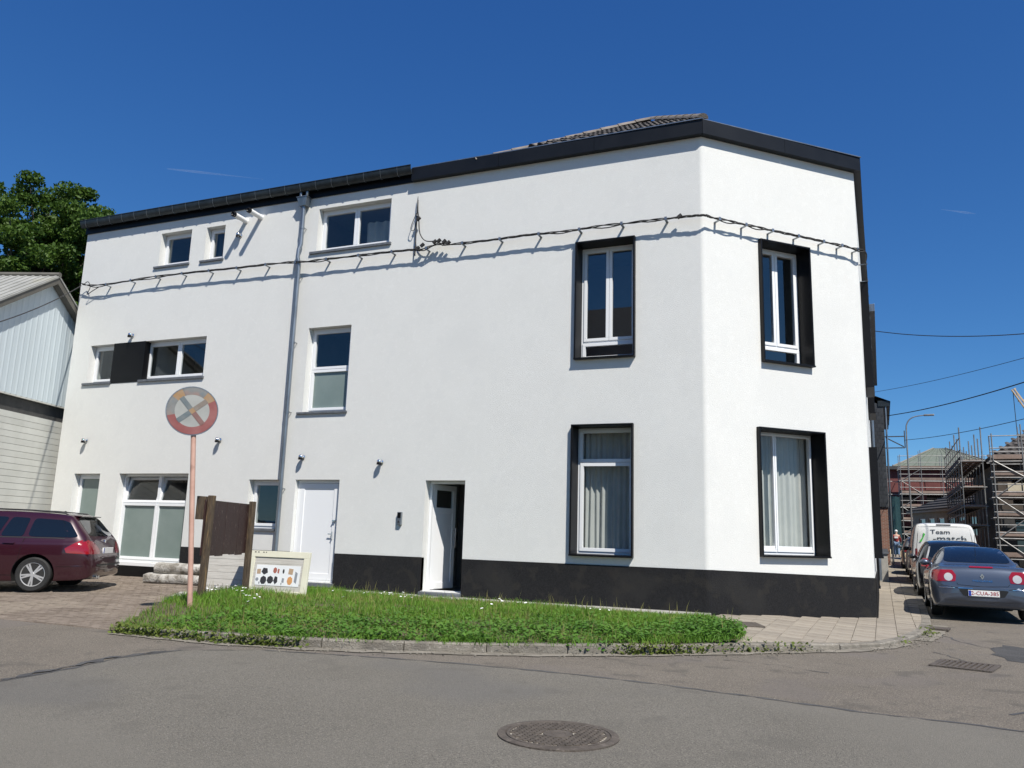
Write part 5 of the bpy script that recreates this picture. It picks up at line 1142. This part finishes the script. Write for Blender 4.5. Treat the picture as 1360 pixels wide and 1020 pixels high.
# ================================================================== houses across the road (seen only as reflections) 
pm('brick_red', (.20,.085,.055), (.27,.125,.085), scale=3, rough=.9, bump=.5, bscale=40)
pm('slate', (.028,.031,.036), (.05,.054,.06), scale=3, rough=.6, rnd=.2)
def brick_mat(name, c1, c2, mort):
    m = bpy.data.materials.new(name); m.use_nodes = True; N = m.node_tree.nodes; L = m.node_tree.links; b = N['Principled BSDF']; b.inputs['Roughness'].default_value = .9
    tc = N.new('ShaderNodeTexCoord'); br = N.new('ShaderNodeTexBrick'); mp = N.new('ShaderNodeMapping'); mp.inputs['Rotation'].default_value = (R_(90),0,0); L.new(tc.outputs['Object'], mp.inputs[0]); L.new(mp.outputs[0], br.inputs[0])
    br.inputs['Color1'].default_value = (*c1,1); br.inputs['Color2'].default_value = (*c2,1); br.inputs['Mortar'].default_value = (*mort,1); br.inputs['Scale'].default_value = 1; br.inputs['Brick Width'].default_value = .22; br.inputs['Row Height'].default_value = .065; br.inputs['Mortar Size'].default_value = .009
    L.new(br.outputs[0], b.inputs['Base Color']); bp = N.new('ShaderNodeBump'); bp.inputs['Strength'].default_value = .5; bp.inputs['Distance'].default_value = .01; L.new(br.outputs[1], bp.inputs['Height']); bp.invert = True; L.new(bp.outputs[0], b.inputs['Normal']); MATS[name] = m
brick_mat('brickwork', (.20,.08,.05), (.26,.115,.075), (.30,.27,.23))
def simple_house(name, m, w, dep, hw, hr, label, wallm, nwin, storeys, floor_h=3.1):
    t = thing(name, tuple(m.translation), label, 'house', 'houses')
    ops = []
    for f in range(storeys):
        for i in range(nwin): cu = w*(i+.5)/nwin; ops.append((cu-.5, cu+.5, .9+f*floor_h, 2.5+f*floor_h))
    wall_sheet(0, w, -.5, hw, ops, .15, m, 'wall', wallm, t)
    for a, b, c, d in ops:
        mb = MB(m); ring(mb, a, b, c, d, .06, .10, .15); win = mb.build('window', 'pvc', t); MB(m).box(a+.06,b-.06,.125,.135,c+.06,d-.06).build('pane', 'car_glass', win)
    MB(m).add([(0,0,-.5),(0,dep,-.5),(w,dep,-.5),(w,0,-.5),(0,0,hw),(0,dep,hw),(w,dep,hw),(w,0,hw),(0,dep/2,hr-.1),(w,dep/2,hr-.1)],[(0,4,5,1),(1,5,6,2),(2,6,7,3),(4,8,5),(7,6,9)]).build('side_walls', wallm, t, recalc=False)
    MB(m).add([(-.1,-.3,hw-.05),(w+.1,-.3,hw-.05),(w+.1,dep/2,hr),(-.1,dep/2,hr),(w+.1,dep+.3,hw-.05),(-.1,dep+.3,hw-.05)],[(0,1,2,3),(3,2,4,5)]).build('roof', 'roof_tile', t, recalc=False)
    return t
simple_house('brick_house', frame_m((-8,-9,0),(-1,0,0)), 9, 9, 11.2, 14.2, 'red brick house across the road, mirrored in the tall upper window', 'brickwork', 3, 3, 3.5)
simple_house('brick_house', frame_m((-17.2,-9,0),(-1,0,0)), 9, 9, 9.6, 12.6, 'lower red brick house across the road beside the first one', 'brickwork', 3, 2, 3.5)
# ================================================================== side street, left row
nb2 = thing('slate_fronted_house', tuple(stp(16,-3,0)), 'dark fronted house next along the side street with a grey eaves box', 'house')
nm = frame_m(stp(9.75,0,0), D3)
wall_sheet(0, 14.5, -.3, 8.9, [(2,3.2,4.4,6.6),(5.5,6.7,4.4,6.6),(9,10.2,4.4,6.6),(2,3.2,1,3.2),(5.5,6.5,.1,2.4),(9,10.2,1,3.2)], .2, nm, 'wall', 'slate', nb2)
for a, b, c_, d in [(2,3.2,4.4,6.6),(5.5,6.7,4.4,6.6),(9,10.2,4.4,6.6),(2,3.2,1,3.2),(9,10.2,1,3.2)]:
    mb = MB(nm); ring(mb, a, b, c_, d, .07, .06, .12); wn_ = mb.build('window', 'pvc', nb2); MB(nm).box(a+.07,b-.07,.09,.1,c_+.07,d-.07).build('pane', 'car_glass', wn_); MB(nm).box(a-.05,b+.05,-.12,.06,c_-.09,c_).build('sill', 'bluestone', wn_)
MB(nm).box(5.5,6.5,.12,.17,.1,2.4).build('door', 'black_paint', nb2)
MB(nm).box(.9,14.5,-.32,.1,8.75,9.0).build('eaves_box', 'zinc', nb2, bevel=.01)
MB(nm).tube([(.8,-.06,8.8),(.8,-.06,.2)], .05, 10).build('downpipe', 'zinc', nb2)
MB(nm).add([(0,-.1,9.0),(14.5,-.1,9.0),(14.5,5,10.5),(0,5,10.5),(0,9,-.3),(14.5,9,-.3),(0,9,9),(14.5,9,9)],[(0,1,2,3),(3,2,7,6),(6,7,5,4)]).build('roof', 'roof_tile', nb2, recalc=False)
nb3 = thing('brick_gable_house', tuple(stp(30,-3,.3)), 'house with slate hung side wall above red brick, farther along the side street', 'house')
gm_ = frame_m(stp(27.6,-5,0), N3)       # gable facing the camera
MB(gm_).box(0,5.5,0,9,-.3,3.15).build('brick_storey', 'brickwork', nb3)
MB(gm_).add([(0,-.06,3.15),(5.55,-.06,3.15),(5.55,-.06,8.3),(4.6,-.06,8.7),(0,-.06,10.9),(0,9,3.15),(5.55,9,3.15),(5.55,9,8.3),(4.6,9,8.7),(0,9,10.9)],[(0,1,2,3,4),(9,8,7,6,5),(0,5,6,1),(1,6,7,2),(2,7,8,3),(3,8,9,4),(4,9,5,0)]).build('slate_cladding', 'slate', nb3)
sm = MB().box(0,.19,-.012,0,0,.19).mesh('slate', 'slate')
for r_ in range(26):
    for k in range(6):
        z = 3.17+r_*.2; uu = 5.53-(k+1)*.2+(r_ % 2)*.1-.1
        if z < 8.15: place('slate', sm, nb3, gm_ @ Matrix.Translation((uu,-.062,z)) @ Matrix.Rotation(R_(2.5),4,'X'))
MB(gm_).box(5.3,5.85,-.1,9,8.25,8.55).build('gutter_box', 'zinc_dark', nb3, bevel=.01)
MB(gm_).tube([(5.65,-.02,8.3),(5.62,-.02,.3)], .045, 8).build('downpipe', 'zinc', nb3)
MB(gm_).add([(5.9,-.15,8.5),(5.9,9,8.5),(0,9,11.1),(0,-.15,11.1)],[(0,1,2,3)]).build('roof', 'roof_tile', nb3)
wf = thing('cable_bracket', tuple(stp(29.3,.5,6.3)), 'steel wall bracket carrying cables, sticking out from the brick gable house', 'bracket')
for a, b in (((29.2,.55,6.9),(29.2,1.5,6.9)),((29.2,.55,6.3),(29.2,1.5,6.3)),((29.2,1.5,6.3),(29.2,1.5,7.2)),((29.2,.6,6.85),(29.2,1.45,6.35))): MB().bar(stp(*a), stp(*b), .05).build('strut', 'dark_steel', wf)
lw = thing('garden_wall', tuple(stp(20,.1,.1)), 'low brick garden wall with pale piers along the side street pavement', 'wall')
for s_ in (12.4, 15.2, 18.):
    z0 = street_z(s_)+.05; MB(FS).box(s_,s_+.36,-.30,-.02,z0-.3,z0+.92).build('pier', 'concrete', lw, bevel=.01); MB(FS).box(s_-.04,s_+.40,-.34,.02,z0+.92,z0+.98).build('pier_cap', 'bluestone', lw)
for s_ in (12.76, 15.56): z0 = street_z(s_)+.05; MB(FS).box(s_,s_+2.44,-.24,-.06,z0-.3,z0+.72).build('wall_panel', 'brickwork', lw)
# ================================================================== far end: scaffolded buildings
pm('tube_steel', (.19,.19,.185), (.30,.295,.285), scale=5, rough=.5, metal=.4); pm('plank_wood', (.20,.145,.115), (.29,.21,.17), scale=3, rough=.85, rnd=.15); pm('copper_roof', (.12,.14,.11), (.155,.175,.14), scale=1.5, rough=.7, stretch=(3,3,1)); pm('red_facade', (.12,.035,.035), (.17,.055,.05), scale=1.2, rough=.8)
pm('grey_render', (.22,.20,.17), (.30,.28,.24), scale=2, rough=.9); pm('umber_render', (.075,.06,.048), (.11,.09,.072), scale=2, rough=.9); pm('cream_render', (.62,.56,.42), (.56,.5,.38), scale=2, rough=.9); pm('net', (.06,.13,.12), (.10,.19,.17), scale=4, rough=.9, transl=.3)
def scaffold(name, m, w, z0, zs_, nb, label, depth=.9, plank=True, brace=True, rails=True, skip=()):
    t = thing(name, tuple(m @ Vector((w/2,0,z0))), label, 'scaffold', 'scaffolds'); zt = zs_[-1]+1.1
    for i in range(nb+1):
        x = w*i/nb
        for d in (-depth, -.1): MB(m).tube([(x,d,z0),(x,d,zt+(.35 if i % 2 else 0))], .026, 6).build('standard', 'tube_steel', t)
        for z in zs_: MB(m).tube([(x,-depth-.1,z),(x,0,z)], .024, 6).build('transom', 'tube_steel', t)
    for j, z in enumerate(zs_):
        for d in (-depth, -.1): MB(m).tube([(-.15,d,z-.03),(w+.15,d,z-.03)], .024, 6).build('ledger', 'tube_steel', t)
        if rails:
            for dz in (.5, 1.0): MB(m).tube([(-.1,-depth,z+dz),(w+.1,-depth,z+dz)], .022, 6).build('guard_rail', 'tube_steel', t)
        if plank:
            for k in range(3): MB(m).box(0, w, -depth+.08+k*.26, -depth+.31+k*.26, z+.025, z+.065).build('scaffold_plank', 'plank_wood', t)
            MB(m).box(0, w, -depth-.005, -depth+.025, z+.07, z+.24).build('toe_board', 'plank_wood', t)
    if brace:
        for i in range(0, nb, 2):
            for j in range(len(zs_)-1):
                a, b = (w*i/nb, w*(i+1)/nb) if j % 2 else (w*(i+1)/nb, w*i/nb)
                MB(m).tube([(a,-depth-.03,zs_[j]),(b,-depth-.03,zs_[j+1])], .022, 6).build('brace', 'tube_steel', t)
    return t
bA = thing('red_building', tuple(stp(54,4,.6)), 'dark red building with a green hipped roof at the end of the side street', 'building')
mA = frame_m(stp(53,.6,0), N3+D3*.12)
opsA = [(1.0+1.9*i,2.2+1.9*i,z,z+1.6) for i in range(4) for z in (1.2,4.0)]
wall_sheet(0, 8.4, 0, 7.2, opsA, .2, mA, 'wall', 'red_facade', bA)
for a, b, c_, d in opsA: MB(mA).box(a,b,.12,.16,c_,d).build('window', 'car_glass', bA)
MB(mA).add([(0,0,0),(0,8,0),(8.4,8,0),(8.4,0,0),(0,0,7.2),(0,8,7.2),(8.4,8,7.2),(8.4,0,7.2)],[(0,4,5,1),(1,5,6,2),(2,6,7,3)]).build('side_walls', 'red_facade', bA, recalc=False)
MB(mA).box(-.3,8.7,-.4,8.3,7.2,7.45).build('cornice', 'dark_steel', bA)
rp = [(.6,-.2,7.45),(8.5,-.2,7.45),(8.5,8,7.45),(.6,8,7.45),(4.2,3.4,9.25),(5.1,3.4,9.25),(5.1,5,9.25),(4.2,5,9.25)]
rf = MB(mA).add(rp,[(0,1,5,4),(1,2,6,5),(2,3,7,6),(3,0,4,7),(4,5,6,7)]).build('roof', 'copper_roof', bA)
for a, b in ((0,4),(1,5)): MB(mA).bar(tuple(Vector(rp[a])+Vector((0,0,.03))), tuple(Vector(rp[b])+Vector((0,0,.03))), .12, .06).build('hip_capping', 'grey_render', rf)
for k in range(9):
    x = 1.2+k*.82; MB(mA).bar((x,-.2,7.47),(4.2+(.9*k/8),3.4,9.27),.04,.03).build('roof_seam', 'copper_roof', rf)
scaffold('facade_scaffold', frame_m(stp(52.2,1.6,0), N3+D3*.12), 7.2, .5, [1.2,2.2,3.2,4.2,5.2,6.2,7.1], 5, 'steel tube scaffold in front of the dark red building')
scaffold('side_scaffold', frame_m(stp(58,.35,0), -D3+N3*.22), 6., .5, [1.2,2.2,3.2,4.2,5.2,6.2], 4, 'steel scaffold on the left side of the dark red building behind the green net', plank=False, brace=False)
mb = MB(); K = 14
for i in range(K+1):
    for j in range(9):
        t_ = i/K; p = stp(56-6*t_, .45+1.0*t_+.07*math.sin(i*1.9), .5+j*.62*(1-.12*t_)); mb.v.append((p.x,p.y,p.z+.03*math.sin(i+j)))
for i in range(K):
    for j in range(8): a = i*9+j; mb.f.append((a,a+9,a+10,a+1))
o = mb.build('safety_net', 'net', recalc=False, smooth=True); tag(o, 'green debris net hanging on the scaffold at the street end', 'net')
bB = thing('grey_house', tuple(stp(36,4.5,.4)), 'low grey house with a row of small windows and a long slanting roof', 'house')
dirB = (stp(30.5,5.2)-stp(40,2.0)); LB = dirB.length; mB = frame_m(stp(40,2.0,0), dirB)
opsB = [(1.0+i*1.35,1.9+i*1.35,1.9,2.95) for i in range(6)]
wall_sheet(0, LB, 0, 3.3, opsB, .14, mB, 'wall', 'grey_render', bB)
for a, b, c_, d in opsB: f_ = MB(mB); ring(f_,a,b,c_,d,.06,.05,.1); wn_ = f_.build('window','pvc',bB); MB(mB).box(a+.06,b-.06,.07,.08,c_+.06,d-.06).build('pane','car_glass',wn_)
MB(mB).box(-.2,LB+.2,-.3,.05,3.3,3.42).build('eaves', 'concrete', bB)
rfB = MB(mB).add([(-.3,-.35,3.42),(LB+.3,-.35,3.42),(LB+.3,4.2,5.6),(2.5,4.2,5.6),(-.3,4.2,3.6)],[(0,1,2,3),(0,3,4)]).build('roof', 'roof_tile', bB)
MB(mB).add([(LB,.0,0),(LB,6,0),(LB,6,4),(LB,4.2,5.5),(LB,0,3.3),(0,0,0),(0,6,0),(0,6,3.4),(0,0,3.3)],[(0,1,2,3,4)]).build('side_wall', 'grey_render', bB, recalc=False); MB(mB).add([(0,0,0),(0,6,0),(0,6,3.4),(0,0,3.3)],[(0,3,2,1)]).build('side_wall', 'grey_render', bB, recalc=False)
for k in range(12): t_ = k/11; MB(mB).bar((-.3+(LB+.6)*0,-.33+4.5*t_,3.46+2.15*t_),(LB+.3,-.33+4.5*t_,3.46+2.15*t_),.03,.05).build('tile_course', 'roof_tile', rfB) if k > 5 else MB(mB).bar((-.1+2*t_,-.33+4.5*t_,3.46+2.15*t_),(LB+.3,-.33+4.5*t_,3.46+2.15*t_),.03,.05).build('tile_course', 'roof_tile', rfB)
bC = thing('cream_house', tuple(stp(24,7.5,.2)), 'dark house with cream panels under a brown tiled roof behind scaffolding', 'house')
mC = frame_m(stp(22.5,4.75,0), N3)
opsC = [(.5+1.15*i,1.35+1.15*i,3.1,4.3) for i in range(6)]+[(.5,1.8,.3,2.6),(2.6,4.2,.9,2.5),(5.2,6.6,.3,2.6)]
wall_sheet(0, 9, 0, 4.9, opsC, .25, mC, 'wall', 'umber_render', bC)
for i in range(6): MB(mC).box(.35+1.15*i,.48+1.15*i+.9,-.03,-.004,3.35,4.0).build('cream_panel', 'cream_render', bC)
for a, b, c_, d in opsC: f_ = MB(mC); ring(f_,a,b,c_,d,.05,.1,.16); wn_ = f_.build('window','dark_steel',bC); MB(mC).box(a+.05,b-.05,.12,.13,c_+.05,d-.05).build('pane','car_glass',wn_)
MB(mC).box(0,9,-.03,.0-.002,0,2.95).build('dark_cladding', 'dark_steel', bC) if False else None
wall_sheet(0, 9, 0, 2.9, [o_ for o_ in opsC if o_[3] < 2.9], .02, frame_m(stp(22.47,4.75,0), N3), 'dark_cladding', 'dark_steel', bC)
[MB(mC).add([(q,0,0),(q,10,0),(q,10,4.9),(q,0,4.9)],[(0,3,2,1)]).build('side_wall', 'grey_render', bC, recalc=False) for q in (0,9)]
MB(mC).box(-.35,9.3,-.4,.0,4.85,5.0).build('eaves', 'dark_steel', bC)
rC = [(-.4,-.45,5.0),(9.4,-.45,5.0),(9.4,10,5.0),(-.4,10,5.0),(3.4,4.8,7.9),(9.4,4.8,7.9)]
rfC = MB(mC).add(rC,[(0,1,5,4),(3,0,4),(2,3,4,5)]).build('roof', 'roof_tile', bC)
rs = MB()
for i in range(7):
    rs.v += [(i*.05,0,.03*math.sin(i*math.pi/3)+.02),(i*.05,.34,.03*math.sin(i*math.pi/3)+.02)]
for i in range(6): rs.f.append((2*i,2*i+2,2*i+3,2*i+1))
tl = rs.mesh('roof_tile', 'roof_tile', smooth=True, recalc=False); aC = math.atan2(2.9,5.25)
for r_ in range(13):
    back = r_*.4; x0 = -.35+3.75*back/5.25
    for k in range(int((6.5-x0)/.31)):
        place('roof_tile', tl, bC, mC @ Matrix.Translation((x0+k*.31,-.45+back,5.02+back*2.9/5.25)) @ Matrix.Rotation(aC,4,'X') @ Matrix.Rotation(-R_(3),4,'X'))
pr = MB(mC).box(4.6,8.2,-1.6,0,2.75,2.9).build('porch_roof', 'concrete', bC); MB(mC).box(4.75,8.0,-1.5,-1.4,2.2,2.75).build('porch_beam', 'cream_render', pr)
scaffold('house_scaffold', frame_m(stp(21.2,4.4,0), N3), 7.2, 0, [.9,1.7,2.5,3.3,4.1,4.75], 7, 'steel tube scaffold in front of the cream house', brace=True, plank=True)
scaffold('street_scaffold', frame_m(stp(31,4.3,0), -D3), 9, .2, [1.2,2.2,3.0,3.8,4.9], 7, 'steel tube scaffold along the street side of the cream house', brace=False)
o = MB(mC).obox((6.2,-1.0,4.0),(1,0,.1),(0,1,0),(-.1,0,1),.3,.05,.32).build('blue_tarpaulin', pm('tarp', (.05,.22,.55), (.08,.3,.65), scale=3, rough=.5), bevel=.03); tag(o, 'bright blue tarpaulin hanging on the scaffold of the cream house', 'tarpaulin')
bar = thing('site_barrier', tuple(stp(13,5.6,0)), 'low pale barrier beside the road right of the parked cars', 'barrier'); zb_ = street_z(13)
for z in (.35,.75,1.1): MB().bar(stp(13,4.4,zb_+z), stp(13,9.5,zb_+z), .05).build('rail', 'white_paint', bar)
for n_ in (4.4,6.1,7.8,9.5): MB().bar(stp(13,n_,zb_-.05), stp(13,n_,zb_+1.15), .05).build('post', 'white_paint', bar)
# ---- street lamp, overhead cables, crane
lp_ = thing('street_lamp', tuple(stp(36.5,1.82,.3)), 'tall thin street lamp with curved arm beyond the brick gable house', 'street lamp')
P = smooth_path([stp(36.5,1.82,.2), stp(36.5,1.82,4.), stp(36.5,1.82,7.8), stp(36.5,1.9,8.6), stp(36.5,2.25,8.95), stp(36.5,2.9,9.05)], 4); MB().tube(P, [.05-.022*i/(len(P)-1) for i in range(len(P))], 8).build('pole', 'tube_steel', lp_, smooth=True)
MB().obox(stp(36.5,3.1,9.05), N3, D3, (0,0,1), .28, .1, .05).build('lamp_head', 'tube_steel', lp_, bevel=.03)
def overhead(pts, r, label): o = MB().tube(smooth_path([Vector(p) for p in pts], 7), r, 5).build('overhead_cable', 'cable', smooth=True); tag(o, label, 'cable', 'overhead cables')
def sag(a, b, h, n=8): a, b = Vector(a), Vector(b); return [a+(b-a)*(i/n)+Vector((0,0,-4*h*(i/n)*(1-i/n))) for i in range(n+1)]
overhead(sag(stp(13.8,.1,8.9), stp(3.5,9.5,7.05), .75), .014, 'highest overhead cable, sagging right from the dark fronted house')
overhead(sag(stp(27.2,.1,8.95), stp(-5,11,6.7), .5), .010, 'thin second overhead cable climbing to the right edge')
overhead(sag(stp(28.8,.75,7.95), stp(2,8.7,6.85), .45), .022, 'thick overhead cable climbing right from the slate gable')
overhead(sag(stp(29.2,1.5,6.7), stp(4,7.8,5.6), .35), .013, 'lowest overhead cable starting at the wall bracket')
overhead(sag((-18.55,14.33,7.38), (-11.6,6.0,3.3), .25), .012, 'single cable crossing in front of the pale blue shed')
cr_ = thing('mobile_crane', tuple(stp(53,16.5,.6)), 'slim yellow crane boom leaning over the scaffolded houses at the right edge', 'crane'); pm('crane_paint', (.55,.40,.25), (.6,.47,.32), scale=3, rough=.5)
tip, ft = stp(52.1,9.65,13.1), stp(53,16.3,.8); bdv = (ft-tip).normalized(); sx_ = bdv.cross(Vector((0,1,0))).normalized()
for a_ in (-1,1):
    for b_ in (-1,1): off_ = sx_*a_*.22+Vector((0,b_*.22,0)); MB().bar(tip+off_*.4, ft+off_, .07).build('chord', 'crane_paint', cr_)
for k in range(14):
    a_, b_ = tip+(ft-tip)*(k/14), tip+(ft-tip)*((k+1)/14); MB().bar(a_+sx_*.2, b_-sx_*.2, .04).build('lacing', 'crane_paint', cr_)
MB().tube([tip, tip+Vector((.05,0,-4.4))], .025, 5).build('hoist_rope', 'cable', cr_); MB().obox(tip+Vector((.05,0,-4.5)),(1,0,0),(0,1,0),(0,0,1),.12,.08,.2).build('hook_block', 'crane_paint', cr_)
MB().obox(stp(53,16.9,1.3),N3,D3,(0,0,1),1.4,1.1,.7).build('crane_cab', 'crane_paint', cr_, bevel=.08)
# ---- contrails
ct = bpy.data.materials.new('contrail'); ct.use_nodes = True; N = ct.node_tree.nodes; L = ct.node_tree.links; b = N['Principled BSDF']; b.inputs['Base Color'].default_value = (.9,.9,.9,1); b.inputs['Roughness'].default_value = 1; b.inputs['Alpha'].default_value = .045; MATS['contrail'] = ct
for a, b_, r0, r1, lab in (((-15378,13805,8742),(-13164,14780,8555),34,10,'faint white vapour trail in the sky above the long wing'), ((2449,21428,8322),(3243,21782,8237),12,30,'short faint vapour trail in the sky at the right')):
    A_, B_ = Vector(a), Vector(b_); o = MB().tube([A_, A_+(B_-A_)*.3, A_+(B_-A_)*.7, B_], [r0*.4, r0*.9, r1*.9, r1*.2], 8).build('vapour_trail', 'contrail', smooth=True); tag(o, lab, 'vapour trail', 'vapour trails')
# ================================================================== person walking up the pavement
pm('skin', (.55,.36,.27), rough=.6); pm('jacket_red', (.22,.018,.022), (.28,.03,.03), scale=8, rough=.8); pm('jeans', (.16,.24,.36), (.12,.18,.28), scale=10, rough=.9); pm('shoe', (.03,.03,.03), rough=.7); pm('cap_white', (.75,.75,.73), rough=.7)
def skin_mesh(name, verts, edges, rad, mat, root, parent, M, sub=2):
    me = bpy.data.meshes.new(name); me.from_pydata(verts, edges, []); ob = bpy.data.objects.new('tmp', me); COL.objects.link(ob)
    md = ob.modifiers.new('s', 'SKIN'); sv = me.skin_vertices[0].data
    for i, r in enumerate(rad): sv[i].radius = (r, r) if not isinstance(r, tuple) else r; sv[i].use_root = (i == root)
    s2 = ob.modifiers.new('u', 'SUBSURF'); s2.levels = sub; s2.render_levels = sub
    bpy.context.view_layer.update(); nm = bpy.data.meshes.new_from_object(ob.evaluated_get(bpy.context.evaluated_depsgraph_get())); bpy.data.objects.remove(ob)
    nm.materials.clear(); nm.materials.append(MATS[mat]); nm.shade_smooth(); nm.name = name; return place(name, nm, parent, M)
ps = stp(43.5,1.05,0); ps.z = pav_z(ps.x,ps.y)
pe = thing('person', tuple(ps), 'person in red jacket, blue jeans and white cap walking up the pavement', 'person'); PM = Matrix.Translation(ps) @ Matrix.Rotation(ST_A,4,'Z')
V_ = [(0,0,.93),(0,0,1.15),(0,0,1.38),(0,0,1.5),(0.01,0,1.58),(.02,0,1.68),(0,.1,.9),(.12,.1,.5),(.1,.1,.09),(.22,.11,.04),(0,-.1,.9),(-.02,-.1,.5),(-.2,-.1,.12),(-.1,-.11,.05),(0,.19,1.4),(-.06,.24,1.15),(.06,.25,.92),(.09,.25,.82),(0,-.19,1.4),(.04,-.24,1.15),(.17,-.25,.96),(.21,-.25,.86)]
E_ = [(0,1),(1,2),(2,3),(3,4),(4,5),(0,6),(6,7),(7,8),(8,9),(0,10),(10,11),(11,12),(12,13),(2,14),(14,15),(15,16),(16,17),(2,18),(18,19),(19,20),(20,21)]
skin_mesh('body', V_, E_, [.12,.12,.12,.055,.07,.09,.085,.06,.04,.035,.085,.06,.04,.035,.06,.045,.035,.03,.06,.045,.035,.03], 'skin', 0, pe, PM)
skin_mesh('jacket', [V_[i] for i in (0,1,2,14,15,16,18,19,20)], [(0,1),(1,2),(2,3),(3,4),(4,5),(2,6),(6,7),(7,8)], [.155,.15,.155,.08,.062,.05,.08,.062,.05], 'jacket_red', 0, pe, PM)
skin_mesh('jeans', [(0,0,.95)]+[V_[i] for i in (6,7,8,10,11,12)], [(0,1),(1,2),(2,3),(0,4),(4,5),(5,6)], [.14,.105,.078,.062,.105,.078,.062], 'jeans', 0, pe, PM)
mb = MB(PM); sphere(mb, (.015,0,1.70), .108, 14, 8, (1,.9,.85)); mb.build('cap', 'cap_white', pe, smooth=True)
for p_ in (V_[9],V_[13]): mb = MB(PM); sphere(mb, (p_[0]-.05,p_[1],p_[2]+.01), .1, 10, 6, (1.35,.5,.55)); mb.build('shoe', 'shoe', pe, smooth=True)
MB(PM).obox((-.15,.02,1.28),(0,1,0),(0,0,1),(1,0,0),.11,.06,.02).build('back_patch', 'cap_white', pe, bevel=.01)
for sg in (-1,1): sphere(MB(PM), (.105,sg*.035,1.66), .012, 6, 4).build('eye', 'shoe', pe)
sphere(MB(PM), (.115,0,1.635), .018, 6, 4).build('nose', 'skin', pe)
bg = stp(42.5,.45,0); bg.z = pav_z(bg.x,bg.y); o = MB(Matrix.Translation(bg)).lathe([(.16,0),(.19,.05),(.21,.4),(.2,.5),(.14,.56)], 14).build('yellow_sack', pm('sack', (.68,.58,.38), (.6,.5,.3), scale=5, rough=.9), smooth=.8); tag(o, 'yellowish builder sack standing by the wall near the walking person', 'sack')
